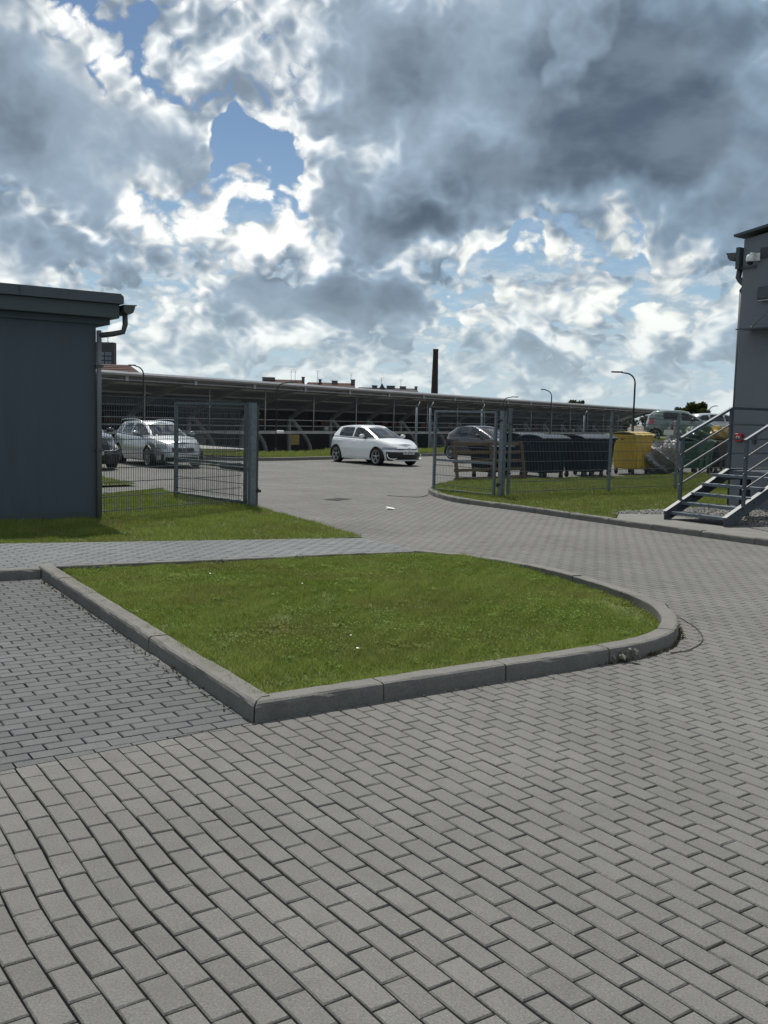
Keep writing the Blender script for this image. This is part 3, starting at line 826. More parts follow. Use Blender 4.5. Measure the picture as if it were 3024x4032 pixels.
blades('island_clover', 'small clover leaves among the island grass', ISL_IN, soil_isl, 1600, (.022, .045), (.010, .020), m_clover, lambda Q: np.clip(.55 - 1.5 * pnoise(Q[:, 0], Q[:, 1], 2.6, 77), 0, 1), seed=2, leaf=True)
# pieces of clover spilling over the kerb edge come with the blades themselves
blades('building_lawn_grass', 'short grass in front of the dark left building', LAWN_L, lawnL_z, 3600, (.03, .065), (.006, .013), m_grass, seed=3)
blades('fenced_lawn_grass', 'short grass around and behind the right mesh fence', LAWN_R, lawnR_z, 1500, (.03, .065), (.010, .020), m_grass_far, seed=4)
blades('yard_grass', 'small patch of grass inside the yard beyond the left fence', TRI, tri_z, 900, (.03, .07), (.012, .02), m_grass_far, seed=5)
blades('verge_grass', 'strip of grass on the verge behind the white car', verge_poly, lambda x, y: .12 + .06 * math.sin(x * .5 + y * .3), 420, (.05, .12), (.02, .04), m_grass_far, seed=6)
bank_poly = BF + BT[::-1]
def bank_z(x, y):
    yf = np.interp(x, [p[0] for p in BF], [p[1] for p in BF]); yt = np.interp(x, [p[0] for p in BT], [p[1] for p in BT])
    return -.02 + 1.04 * max(0, min(1, (y - yf) / (yt - yf)))
blades('bank_grass', 'grass on the bank behind the waste containers', bank_poly + [], bank_z, 420, (.06, .14), (.02, .04), m_grass_far, seed=7)
blades('upper_grass', 'grass at the edge of the upper parking level', [BT[0], BT[1], BT[2], (20, 49), (11, 51)], lambda x, y: 1.02, 250, (.06, .12), (.02, .04), m_grass_far, seed=8)

# bare patches and dry weeds along the kerb foot
def weeds(name, label, pts, n, seed):
    r = random.Random(seed); mb = MB()
    F = resample(catmull(pts, 8), .05)
    for q in range(n):
        p = r.choice(F); c = Vector((p.x + r.gauss(0, .018), p.y + r.gauss(0, .018), 0)); cl = r.randint(2, 5); hm = r.choice((.010, .014, .02, .03))
        for k in range(cl):
            a = r.uniform(0, 6.28); h = hm * r.uniform(.5, 1.5); w = r.uniform(.003, .008)
            u = Vector((math.cos(a), math.sin(a), 0)); t = Vector((r.gauss(0, .6), r.gauss(0, .6), 0)) * h
            mb.add([c - u * w, c + u * w, c + t + Vector((0, 0, h))], [(0, 1, 2)])
    o = mb.build(name, m_weed); tag(o, label, 'weeds', kind='stuff')
m_weed = mat('dry_weeds', (0.085, 0.070, 0.035), .9, var=.5, scale=40)
off = lambda pts, e: [(p[0] + DD.x * e, p[1] + DD.y * e) for p in pts]
weeds('kerb_weeds', 'dry weeds growing at the foot of the curved kerb', off(ISL_A[3:8], .010), 240, 5)
weeds('bay_weeds', 'moss and litter along the foot of the straight kerb', [(p[0] - .035, p[1] - .02) for p in ISL_C], 110, 6)

# gravel and concrete strip beside the stairs
conc = [nd(13.02, -12.0), nd(13.02, -6.0), nd(14.55, -6.0), nd(14.55, -12.3), nd(13.8, -12.66)]
sheet('concrete_strip', conc, .098, m_conc, 'concrete strip between kerb and gravel at the stairs')
gpoly = [nd(13.7, -12.72), nd(14.5, -12.35), nd(14.55, -6.0), nd(17.75, -6.0), nd(17.75, -13.15), nd(14.3, -13.0)]
sheet('gravel_bed', gpoly, .07, m_bare, 'earth under the gravel beside the right building')
def gravel(name, label, poly, z, n, s, seed, material):
    r = np.random.default_rng(seed); P = np.array(poly); Q = r.uniform(P.min(0), P.max(0), (n * 3, 2)); Q = Q[inpoly(Q, poly)][:n]
    base = np.array([(1, 0, 0), (-1, 0, 0), (0, 1, 0), (0, -1, 0), (0, 0, 1), (0, 0, -1)], float); fc = np.array([(0, 2, 4), (2, 1, 4), (1, 3, 4), (3, 0, 4), (2, 0, 5), (1, 2, 5), (3, 1, 5), (0, 3, 5)])
    n = len(Q); S = r.uniform(s[0], s[1], (n, 1, 3)) * np.array([1, 1, .7]); V = base[None] * S + r.normal(0, s[0] * .35, (n, 6, 3))
    a = r.uniform(0, 6.28, n); c, sn = np.cos(a)[:, None], np.sin(a)[:, None]
    X = V[:, :, 0] * c - V[:, :, 1] * sn + Q[:, :1]; Y = V[:, :, 0] * sn + V[:, :, 1] * c + Q[:, 1:]
    Zz = V[:, :, 2] + z + r.uniform(0, .02, (n, 1))
    V = np.stack([X, Y, Zz], -1).reshape(-1, 3); F = (fc[None] + (np.arange(n) * 6)[:, None, None]).reshape(-1, 3)
    me = bpy.data.meshes.new(name); me.from_pydata(V.tolist(), [], F.tolist()); me.materials.append(material)
    tag(link(bpy.data.objects.new(name, me)), label, 'gravel', kind='stuff')
gravel('gravel', 'pale crushed gravel along the right building under the stairs', gpoly, .085, 9000, (.012, .03), 3, m_gravel)

# blades leaning over the kerb, rosettes of broad-leaved weeds, a few daisies, grit on the blocks
def edge_tufts(name, label, pts, zf, n, out, seed):
    r = random.Random(seed); F = resample([Vector((p[0], p[1])) for p in pts], .02); mb = MB(); sh = []
    for q in range(n):
        i = r.randrange(len(F) - 1); p = F[i]; t = (F[i + 1] - p).normalized(); o = Vector((t.y, -t.x)) * out
        if math.sin(p.x * 9 + p.y * 7) + math.sin(p.x * 23 - p.y * 17) < r.uniform(-1.6, .8): continue
        c = p - o * r.uniform(0, .06); z = zf(c.x, c.y); h = r.uniform(.03, .062); l = r.uniform(0, .055); w = r.uniform(.003, .006)
        a = t * w; e = c + o * l + t * r.gauss(0, .02)
        mb.add([(c.x - a.x, c.y - a.y, z), (c.x + a.x, c.y + a.y, z), (e.x, e.y, z + h)], [(0, 1, 2)]); sh += [r.random()] * 3
    o = mb.build(name, m_grass); set_shade(o.data, sh); tag(o, label, 'grass', kind='stuff')
edge_tufts('kerb_edge_grass', 'grass blades leaning over the island kerbs', [(-3.52, 10.22)] + [ISL_IN[0]] + ISL_IN[1:6], soil_isl, 5200, 1.0, 4)
def rosettes(name, label, poly, zf, n, seed):
    r = random.Random(seed); P = np.array([p[:2] for p in poly]); mb = MB(); sh = []
    lo, hi = P.min(0), P.max(0); k = 0
    while k < n:
        c = (r.uniform(lo[0], hi[0]), r.uniform(lo[1], hi[1]))
        if not inpoly(np.array([c]), poly)[0]: continue
        k += 1; z = zf(*c) + .012; m = r.randint(5, 9); R = r.uniform(.035, .075); s0 = r.random()
        for q in range(m):
            a = q * 6.283 / m + r.gauss(0, .2); u = Vector((math.cos(a), math.sin(a), 0)); v = Vector((-u.y, u.x, 0)); L = R * r.uniform(.7, 1.2); w = L * r.uniform(.14, .24)
            b = Vector((c[0], c[1], z)); mid = b + u * L * .55 + Vector((0, 0, r.uniform(.012, .03))); tip = b + u * L + Vector((0, 0, r.uniform(.0, .02)))
            mb.add([b, mid + v * w, tip, mid - v * w], [(0, 1, 2, 3)]); sh += [min(1, max(0, s0 + r.gauss(0, .15)))] * 4
    o = mb.build(name, m_clover); set_shade(o.data, sh); tag(o, label, 'weeds', kind='stuff')
rosettes('lawn_weeds', 'flat rosettes of broad-leaved weeds in the island lawn', ISL_IN, soil_isl, 130, 9)
def daisies():
    r = random.Random(21); mb = MB(); k = 0
    while k < 4:
        c = (r.uniform(-2.6, 2.3), r.uniform(6.2, 11.8))
        if not inpoly(np.array([c]), ISL_IN)[0]: continue
        k += 1; z = soil_isl(*c) + .055; R = r.uniform(.008, .013); pts = [(c[0] + R * math.cos(a), c[1] + R * math.sin(a), z + r.uniform(-.003, .003)) for a in np.linspace(0, 6.283, 9)[:-1]]
        mb.add(pts + [(c[0], c[1], z + .006)], [(i, (i + 1) % 8, 8) for i in range(8)])
    tag(mb.build('daisies', m_white), 'scattered tiny white daisies in the island lawn', 'flowers', kind='stuff')
daisies()
gravel('paving_grit', 'scattered pale grit on the block paving', [(-1.6, 2.6), (1.7, 2.6), (5.0, 9.0), (4.5, 12.0), (2.9, 8.0), (-.6, 5.3), (-1.6, 4.7)], .002, 60, (.002, .0042), 9, m_gravel)
gravel('kerb_grit', 'brown crumbs of soil and leaf along the kerb foot', [(-0.7, 5.40), (2.2, 7.30), (2.9, 8.3), (2.85, 8.9), (2.6, 8.0), (2.05, 7.40), (-.75, 5.48)], .002, 260, (.003, .009), 10, m_bare)
gravel('bay_grit', 'brown crumbs of soil along the foot of the straight kerb', [(-3.75, 9.95), (-.80, 5.35), (-.72, 5.48), (-3.66, 10.05)], .002, 300, (.003, .009), 12, m_bare)
# ------------------------------------------------------------------ left building (local x along its front towards the corner, y outwards to the yard side)
# front wall runs along ND; its right-hand corner stands at (-4.50, 15.22)
def left_building():
    t = empty('dark_building', (-4.50, 15.22, 0), ANG_N, 'low dark blue grey rendered building at the left edge', 'building')
    # local: +x along the front to the right, +y away from the camera
    mb = MB(); mb.box((-5, 3.5, 1.58), (10, 7, 3.20)); mb.build('wall', m_wallL, t)
    mb = MB(); mb.box((-4.99, 3.5, .10), (10.02, 7.03, .20)); mb.build('plinth', m_fascia, t)
    mb = MB(); mb.box((-4.90, 3.5, 3.13), (10.2, 7.12, .09)); mb.build('soffit', m_wallL, t)
    mb = MB(); mb.box((-4.75, 3.4, 3.285), (10.08, 7.28, .215), bev=.008); mb.build('lower_fascia', m_fascia, t)
    mb = MB(); mb.add([(-9.9, -.32, 3.393), (.33, -.32, 3.393), (.33, -.32, 3.50), (.29, -.30, 3.545), (-9.9, -.30, 3.545),
                       (-9.9, 7.1, 3.393), (.33, 7.1, 3.393), (.33, 7.1, 3.50), (.29, 7.1, 3.545), (-9.9, 7.1, 3.545)],
                      [(0, 1, 2, 3, 4), (9, 8, 7, 6, 5), (0, 5, 6, 1), (1, 6, 7, 2), (2, 7, 8, 3), (3, 8, 9, 4), (4, 9, 5, 0)])
    r = mb.build('roof', m_fascia, t)
    for k in range(5):
        mb = MB(); mb.box((-1.2 - k * 2.0, -.3225, 3.47), (.012, .006, .14)); mb.build("roof_seam", m_pipe, r)
    # half-round gutter along the right eave, seen end-on
    prof = [(.335, 3.385), (.34, 3.30), (.375, 3.255), (.43, 3.245), (.485, 3.275), (.51, 3.34), (.515, 3.372), (.54, 3.385), (.54, 3.397), (.505, 3.395)]
    n = len(prof); vs = [(x, -.30, z) for x, z in prof] + [(x, 7.0, z) for x, z in prof]
    fs = [(i, i + 1, n + i + 1, n + i) for i in range(n - 1)] + [tuple(range(n))]
    mb = MB(); mb.add(vs, fs); mb.build('gutter', m_pipe, t)
    mb = MB(); mb.tube([(.40, -.16, 3.28), (.405, -.16, 3.10), (.375, -.15, 2.985), (.22, -.10, 2.945), (.03, -.05, 2.915)], .042, 12); mb.build('gutter_elbow', m_pipe, t)
    mb = MB(); mb.tube([(.03, -.05, 2.99), (.03, -.05, 2.0), (.03, -.05, .10)], .038, 12); p = mb.build('downpipe', m_pipelt, t)
    for z in (2.45, 1.15):
        mb = MB(); mb.box((.03, -.05, z), (.11, .10, .035)); mb.build('pipe_clip', m_pipe, p)
left_building()

# ------------------------------------------------------------------ right building: gable end along DD, its far corner at nd(17.74, -13.20)
def right_building():
    c = nd(17.74, -13.20)
    t = empty('grey_building', (c[0], c[1], 0), ANG_D, 'tall grey rendered building cut by the right edge', 'building')
    # local: +x towards the camera along the gable, -y faces the yard/camera, +y into the building
    mb = MB()
    zl, slope = 5.66, .13
    L = 9.0
    vs = [(0, 0, 0), (L, 0, 0), (L, 0, zl + slope * 4.5), (4.5, 0, zl + slope * 4.5), (0, 0, zl)]
    vs2 = [(x, 9.0, z) for x, _, z in vs]
    mb.add(vs + vs2, [(0, 1, 2, 3, 4), (9, 8, 7, 6, 5), (0, 4, 9, 5), (4, 3, 8, 9), (3, 2, 7, 8), (2, 1, 6, 7)])
    mb.build('wall', m_wallR, t)
    mb = MB(); e = .14
    a = (-e, zl + .05 - slope * e + .02); b = (4.5, zl + .05 + slope * 4.5 + .02)
    vs = []
    for yy in (-.16, 9.1): vs += [(a[0], yy, a[1]), (b[0], yy, b[1]), (b[0], yy, b[1] + .06), (a[0] - .02, yy, a[1] + .05)]
    mb.add(vs, [(0, 1, 2, 3), (7, 6, 5, 4), (0, 4, 5, 1), (3, 2, 6, 7), (0, 3, 7, 4)])
    mb.build('roof', m_fascia, t)
    mb = MB(); mb.box((-.07, 4.4, 5.28), (.09, 9.0, .44)); mb.box((.12, -.012, 5.075), (.42, .03, .05)); mb.build('eave_board', m_fascia, t)
    prof = [(-.10, 5.40), (-.11, 5.29), (-.16, 5.25), (-.25, 5.245), (-.31, 5.30), (-.33, 5.37), (-.36, 5.40), (-.36, 5.415), (-.31, 5.41)]
    n = len(prof); vs = [(x, -.10, z) for x, z in prof] + [(x, 9.0, z) for x, z in prof]
    mb = MB(); mb.add(vs, [(i + 1, i, n + i, n + i + 1) for i in range(n - 1)] + [tuple(range(n))[::-1]]); mb.build('gutter', m_pipe, t)
    mb = MB(); mb.tube([(-.10, .05, 5.10), (-.13, .05, 4.90), (-.08, .06, 4.83), (.02, .08, 4.72), (-.06, .09, 4.60)], .06, 12); mb.tube([(-.06, .09, 4.62), (-.06, .09, .1)], .045, 10); mb.build('downpipe', m_pipe, t)
    # louvre, wall box
    mb = MB(); mb.box((.62, -.01, 5.33), (.42, .03, .22)); v = mb.build('wall_vent', m_fascia, t)
    for k in range(5):
        mb = MB(); mb.box((.62, -.03, 5.25 + k * .04), (.38, .02, .012)); mb.build('slat', m_pipe, v)
    # white dome camera on its bracket
    cx_, cz = .30, 5.18
    o = empty('dome_camera', (c[0] + DD.x * cx_ - ND.x * 0.0, c[1] + DD.y * cx_, cz), ANG_D, 'white dome security camera on the right building wall', 'camera')
    mb = MB(); mb.box((0.06, -.02, .08), (.12, .04, .16), bev=.01); mb.box((.03, -.11, .13), (.06, .20, .05), bev=.01); mb.build('bracket', m_white, o)
    mb = MB(); mb.lathe([(.002, .12), (.06, .115), (.085, .08), (.09, 0), (.075, -.03)], 20, c=(.02, -.20, 0)); mb.build('housing', m_white, o)
    mb = MB(); mb.lathe([(.07, -.03), (.06, -.07), (.03, -.095), (.002, -.10)], 20, c=(.02, -.20, 0)); mb.build('dome', m_black, o)
    # dark wall lamp
    q = .62
    o = empty('wall_lamp', (c[0] + DD.x * q, c[1] + DD.y * q, 4.50), ANG_D, 'dark rectangular wall lamp under the dome camera', 'lamp')
    mb = MB(); mb.box((0, -.06, 0), (.34, .12, .27), bev=.03); mb.build('housing', m_fascia, o)
    mb = MB(); mb.box((0, -.07, -.142), (.26, .08, .02)); mb.build('lens', m_lampg, o)
    # glass canopy: a flat edge and a tie rod
    q = .28
    o = empty('canopy', (c[0] + DD.x * q, c[1] + DD.y * q, 3.76), ANG_D, 'thin entrance canopy with a steel tie rod on the right wall', 'canopy')
    mb = MB(); mb.box((1.3, -.24, 0), (2.6, .46, .012)); mb.build('glass_sheet', m_farglass, o)
    mb = MB(); mb.bar((.0, -.48, 0), (2.6, -.48, 0), .02, .022); mb.build('edge_profile', m_pipe, o)
    mb = MB(); mb.tube([(.34, -.44, .02), (.66, -.02, .62)], .012, 8); mb.tube([(.34, -.44, -.02), (.34, -.44, .05)], .02, 8); mb.build('tie_rod', m_stairtop, o)
    # red fire alarm push button
    q = .19
    o = empty('fire_alarm_box', (c[0] + DD.x * q, c[1] + DD.y * q, 1.55), ANG_D, 'small red fire alarm call box on the grey wall', 'alarm box')
    mb = MB(); mb.box((0, -.04, 0), (.17, .08, .17), bev=.012); mb.build('housing', m_red, o)
    mb = MB(); mb.box((0, -.083, .0), (.075, .012, .06)); w = mb.build('glass_window', m_white, o)
    mb = MB(); mb.lathe([(.001, -.010), (.018, -.008), (.02, 0)], 12, axis='y', c=(0, -.087, 0)); mb.build('push_button', m_black, w)
    q = .55
    o = empty('switch_box', (c[0] + DD.x * q, c[1] + DD.y * q, 1.52), ANG_D, 'slim dark switch box right of the red alarm box', 'switch box')
    mb = MB(); mb.box((0, -.03, 0), (.08, .06, .17), bev=.012); mb.build('housing', m_fascia, o)
    mb = MB(); mb.box((0, -.065, .01), (.03, .012, .05)); mb.build('key_switch', m_black, o)
right_building()

# ------------------------------------------------------------------ steel stairs to the right building (climb along ND, treads across DD)
def stairs():
    f = nd(13.82, -11.60)
    t = empty('steel_stairs', (f[0], f[1], .10), ANG_N, 'galvanised steel stairs with side rails at the right building', 'stairs')
    # local x: up the flight; local y negative: towards the camera side (right-hand stringer)
    W = 1.26; rise = .165; run = .28; n = 5; top = rise * 5
    def str_(y):
        s = top / (run * 5.0 + .25)
        h = .10
        vs = []
        A = [(-.02, 0.0), (.16, 0.0), (1.70, top - .14), (3.9, top - .14), (3.9, top + .06), (1.68, top + .06), (-.02, .145)]
        mb = MB(); k = len(A)
        mb.add([(x, y - .006, z) for x, z in A] + [(x, y + .006, z) for x, z in A], [tuple(range(k)), tuple(range(2 * k - 1, k - 1, -1))] + [(i, k + i, k + (i + 1) % k, (i + 1) % k) for i in range(k)])
        st = mb.build('stringer', m_stair, t)
        mb = MB(); B = [(-.02, .145), (1.68, top + .06), (3.9, top + .06)]
        for (x0, z0), (x1, z1) in zip(B[:-1], B[1:]): mb.bar((x0, y, z0 + .003), (x1, y, z1 + .003), .085, .008, (0, 0, 1))
        mb.build('top_flange', m_stairtop, st)
        for x in (.35, .75, 1.15):
            mb = MB(); mb.lathe([(.001, -.012), (.016, -.012), (.016, .012), (.001, .012)], 8, axis='y', c=(x, y, x * .48 + .02)); mb.build('bolt', m_black, st)
    for y in (0.0, -W): str_(y)
    for k in range(n):
        x = .12 + run * (k + .0) + .14; z = .12 + rise * k
        mb = MB(); mb.box((x - .02, -W / 2, z), (.27, W - .02, .035)); tr = mb.build('tread', m_stair, t)
        mb = MB(); mb.box((x - .155, -W / 2, z - .002), (.02, W - .02, .055), bev=.004); mb.build('nosing', m_galv, tr)
    mb = MB(); mb.box((2.75, -W / 2, top + .02), (2.1, W - .02, .04)); pl = mb.build('landing', m_stair, t)
    mb = MB(); mb.box((1.70, -W / 2, top - .005), (.03, W - .02, .07)); mb.build('landing_nosing', m_galv, pl)
    for (x, y) in ((2.15, -.10), (2.15, -W + .1)):
        mb = MB(); mb.box((x, y, top / 2 - .06), (.012, .16, top - .12)); mb.box((x - .06, y - .07, top / 2 - .06), (.12, .012, top - .12)); mb.box((x - .06, y + .07, top / 2 - .06), (.12, .012, top - .12)); mb.build('support_post', m_stair, t)
    # railings
    def rail(y, far):
        R = empty('railing', (0, y, 0)); R.parent = t
        P = [(.40, .30), (1.70, top + .06)]
        hh = 1.12
        posts = [(.42, .30), (1.74, top + .05)] + ([(3.75, top + .05)])
        for x, z in posts:
            mb = MB(); mb.box((x, 0, z + hh / 2), (.05, .05, hh + .02)); mb.build('post', m_stair, R)
        def run_(dz, w, h, mt, nm):
            mb = MB(); a = (posts[0][0] - .05, 0, posts[0][1] + dz); b = (posts[1][0], 0, posts[1][1] + dz); c = (posts[2][0], 0, posts[2][1] + dz)
            mb.bar(a, b, w, h); mb.bar(b, c, w, h); return mb.build(nm, mt, R)
        h_ = run_(hh + .02, .055, .045, m_stair, 'handrail')
        mb = MB(); a = (posts[0][0] - .05, 0, posts[0][1] + hh + .046); b = (posts[1][0], 0, posts[1][1] + hh + .046); mb.bar(a, b, .05, .006)
        for dz in (.30, .57, .84): run_(dz, .014, .032, m_stairtop, 'rail_bar')
    rail(0.035, True); rail(-W - .035, False)
stairs()

# ------------------------------------------------------------------ mesh fencing and the open gate
def post_part(mb, x, h, w=.06, d=.04): mb.box((x, 0, h / 2), (w, d, h)); return mb
def mesh_panel(parent, x0, x1, zb, zt, nrow, y=0.0, pitch=.05, r=.0055):
    """double-wire panel in the local xz plane: every horizontal wire a part, the fine uprights joined"""
    for k in range(nrow):
        z = zb + (zt - zb) * k / (nrow - 1)
        mb = MB(); mb.bar((x0, y - .006, z), (x1, y - .006, z), .007, .012); mb.bar((x0, y + .006, z), (x1, y + .006, z), .007, .012); mb.build('horizontal_wire', m_wire, parent)
    mb = MB(); n = int((x1 - x0) / pitch)
    for k in range(1, n):
        x = x0 + (x1 - x0) * k / n
        mb.add([(x - r, y, zb - .06), (x, y - r, zb - .06), (x + r, y, zb - .06), (x - r, y, zt + .03), (x, y - r, zt + .03), (x + r, y, zt + .03)], [(0, 1, 4, 3), (1, 2, 5, 4), (2, 0, 3, 5)])
    o = mb.build('upright_wires', m_wire, parent); o["kind"] = 'stuff'
def fence(name, label, p0, p1, z0, h, posts, nrow, group=None, lastpost=True):
    d = Vector(p1) - Vector(p0); L = d.length
    t = empty(name, (p0[0], p0[1], z0), math.atan2(d.y, d.x), label, 'fence', group)
    for x in (posts if lastpost else posts[:-1]):
        mb = MB(); mb.box((x, 0, h / 2), (.06, .045, h)); p = mb.build('post', m_galv, t)
        mb = MB(); mb.box((x, 0, h + .006), (.066, .05, .014)); mb.build('post_cap', m_black, p)
        for z in (h * .27, h * .82):
            mb = MB(); mb.box((x, -.028, z), (.09, .015, .03)); mb.build('clamp', m_pipe, p)
    xs = posts
    for a, b in zip(xs[:-1], xs[1:]): mesh_panel(t, a + .03, b - .03, .12, h - .06, nrow)
    return t
# left: from the building corner to the gate post
fence('left_mesh_fence', 'galvanised mesh fence between dark building and gate', (-4.50, 15.30), (-2.58, 18.28), .06, 2.0, [0.0, 3.40], 9, lastpost=False)
fence('right_mesh_fence', 'galvanised mesh fence running from gate to stairs', (2.68, 21.86), (9.85, 27.7), .06, 2.0, [.12, 3.70, 6.5, 9.1], 9)
def gate_post(p, rz, h, label):
    t = empty('gate_post', (p[0], p[1], 0), rz, label, 'gate post', 'square gate posts')
    mb = MB(); mb.box((0, 0, h / 2), (.12, .12, h), bev=.006); s = mb.build('shaft', m_galv, t)
    mb = MB(); mb.box((0, 0, h + .006), (.13, .13, .012)); mb.build('cap', m_pipe, s)
    for z in (.35, h - .22):
        mb = MB(); mb.tube([(.03, .02, z), (.16, .02, z)], .018, 8); mb.tube([(.13, .02, z - .05), (.13, .02, z + .05)], .02, 8); mb.build('hinge', m_black, t)
    return t
gpl = gate_post((-2.50, 18.36), ANG_N, 1.99, 'square galvanised gate post left of the white car')
gpr = gate_post((2.60, 21.80), ANG_N + math.pi, 2.00, 'square galvanised gate post right of the white car')
mb = MB(); mb.box((-.06, -.075, 1.02), (.05, .02, .12), bev=.004); mb.build('lock_plate', m_black, gpr)
mb = MB(); mb.box((.095, .0, 1.0), (.05, .04, 1.9)); mb.build('strike_bar', m_pipe, gpl)
mb = MB(); mb.box((.13, -.0, .33), (.10, .06, .05)); mb.build('catch', m_black, gpl)
def gate_leaf(name, label, hinge, free, zb, h, flip=1):
    d = Vector(free) - Vector(hinge); L = d.length
    t = empty(name, (hinge[0], hinge[1], 0), math.atan2(d.y, d.x), label, 'gate', 'open gate leaves')
    w = .05
    for nm, a, b in (('frame_rail', (0, 0, zb), (L, 0, zb)), ('frame_rail', (0, 0, zb + h), (L, 0, zb + h)), ('frame_rail', (0, 0, zb + h * .38), (L, 0, zb + h * .38)),
                     ('frame_stile', (w / 2, 0, zb), (w / 2, 0, zb + h)), ('frame_stile', (L - w / 2, 0, zb), (L - w / 2, 0, zb + h))):
        if nm == 'frame_rail' and b[2] == zb + h * .38: 
            mb = MB(); mb.bar((w, 0, b[2]), (L - w, 0, b[2]), .045, .05); mb.build('middle_rail', m_galv, t); continue
        mb = MB(); mb.bar(a, b, .05, w if nm == 'frame_rail' else .06); mb.build(nm, m_galv, t)
    mesh_panel(t, w, L - w, zb + .12, zb + h - .12, 8, pitch=.05, r=.004)
    return t
gl = gate_leaf('gate_leaf', 'mesh gate leaf swung open into the yard beside the silver car', (-2.62, 18.46), (-4.36, 20.30), .10, 1.86)
gr = gate_leaf('gate_leaf', 'mesh gate leaf swung open in front of the pallet', (2.47, 21.92), (1.16, 23.45), .10, 1.86)
# gate drive arm on the left leaf
t = empty('gate_drive', (-2.62, 18.60, .72), math.atan2(1.2, -1.1), 'dark tubular gate opener arm on the left gate', 'gate opener')
mb = MB(); mb.tube([(.06, -.10, 0), (.30, -.10, 0), (1.05, -.10, .01)], .05, 10); mb.build('motor_tube', m_fascia, t)
mb = MB(); mb.tube([(1.05, -.10, .01), (2.2, -.06, .02)], .018, 8); mb.build('piston_rod', m_pipe, t)
mb = MB(); mb.tube(catmull([(.06, -.10, -.03), (.02, -.12, -.25), (.10, -.12, -.42), (.03, -.10, -.50), (.0, -.06, -.30)], 6), .012, 6); mb.build('cable', m_black, t)
# blank white plate hung on the fence
t = empty('fence_plate', (7.36, 25.66, 1.58), math.atan2(5.84, 7.17), 'blank white plate hanging on the right mesh fence', 'plate')
mb = MB(); mb.box((0, -.03, 0), (.42, .006, .13), bev=.002); mb.build('plate', m_white, t)
for x in (-.18, .18):
    mb = MB(); mb.tube([(x, -.036, .05), (x, -.0, .05)], .006, 6); mb.build('wire_tie', m_pipe, t)
# slotted drain, manhole and the paper on the paving
t = empty('drain_grate', (-1.0, 20.9, .002), ANG_N + .5, 'small dark drain grate set in the driveway', 'drain')
mb = MB(); mb.box((0, 0, .003), (.62, .34, .008)); mb.build('frame', m_black, t)
for k in range(7):
    mb = MB(); mb.box((-.24 + k * .08, 0, .008), (.03, .28, .008)); mb.build('bar', m_fascia, t)
t = empty('paper_sheet', (.12, 18.95, .004), .4, 'small white box lid lying on the driveway paving', 'litter')
mb = MB(); mb.add([(-.08, -.06, .03), (.07, -.07, .008), (.09, .05, .02), (-.06, .07, .045), (-.08, -.06, .024), (.07, -.07, .002), (.09, .05, .014), (-.06, .07, .039)], [(0, 1, 2, 3), (7, 6, 5, 4), (0, 4, 5, 1), (1, 5, 6, 2), (2, 6, 7, 3), (3, 7, 4, 0)])
mb.add([(-.08, -.06, .03), (-.06, .07, .045), (-.07, .07, .0), (-.09, -.06, 0.0)], [(0, 1, 2, 3)]); mb.build('sheet', m_white, t)
t = empty('loose_cable', (2.66, 9.0, 0), 0, 'thin black cable lying in an arc beside the kerb tip', 'cable')
mb = MB(); mb.tube(catmull([(0, 0.05, .105), (.06, 0, .03), (.10, -.2, .006), (.10, -.6, .006), (.0, -1.05, .006), (-.22, -1.40, .006), (-.40, -1.52, .006)], 8), .004, 6); mb.build('cable', m_black, t)
t = empty('ground_wire', (1.02, 22.6, 0), 0, 'thin dark cable on the paving at the gate kerb', 'cable')
mb = MB(); mb.tube(catmull([(.06, .15, .10), (-.02, .0, .02), (-.2, -.5, .006), (-.5, -.55, .006), (-.95, -.35, .006)], 8), .008, 6); mb.build('cable', m_black, t)
# ------------------------------------------------------------------ cars
def paint(name, col, rough=.28, metal=0.0, flake=0.0):
    return mat(name, col, rough, metal, var=.03, scale=3, coat=.9)
def lerp_tab(tab):
    xs = np.array([p[0] for p in tab], float); ys = np.array([p[1] for p in tab], float)
    def smooth(x):
        # monotone-ish cubic through the table
        i = int(np.clip(np.searchsorted(xs, x) - 1, 0, len(xs) - 2)); h = xs[i + 1] - xs[i]; t = min(1, max(0, (x - xs[i]) / h))
        def m(k):
            if k == 0: return (ys[1] - ys[0]) / (xs[1] - xs[0])
            if k == len(xs) - 1: return (ys[-1] - ys[-2]) / (xs[-1] - xs[-2])
            a = (ys[k] - ys[k - 1]) / (xs[k] - xs[k - 1]); b = (ys[k + 1] - ys[k]) / (xs[k + 1] - xs[k])
            return 0 if a * b <= 0 else 2 * a * b / (a + b)
        a, b = m(i) * h, m(i + 1) * h
        return (2*t**3-3*t**2+1)*ys[i] + (t**3-2*t**2+t)*a + (-2*t**3+3*t**2)*ys[i+1] + (t**3-t**2)*b
    return smooth
def oval(sf, sr, w, ef, er, n):
    """plan outline, arc-length even, from front centre through +y side; s grows to the rear"""
    th = np.linspace(0, 2 * math.pi, 1601)[:-1]; c, s = np.cos(th), np.sin(th)
    ex = np.where(c > 0, ef, er); mid, half = (sf + sr) / 2, (sr - sf) / 2
    X = mid - half * np.sign(c) * np.abs(c) ** (2 / ex); Y = w * np.sign(s) * np.abs(s) ** (2 / ex)
    P = np.stack([X, Y], -1); d = np.r_[0, np.cumsum(np.hypot(*(np.roll(P, -1, 0) - P).T))]
    t = np.linspace(0, d[-1], n + 1)[:-1]; Pc = np.vstack([P, P[:1]])
    return np.stack([np.interp(t, d, Pc[:, 0]), np.interp(t, d, Pc[:, 1])], -1)

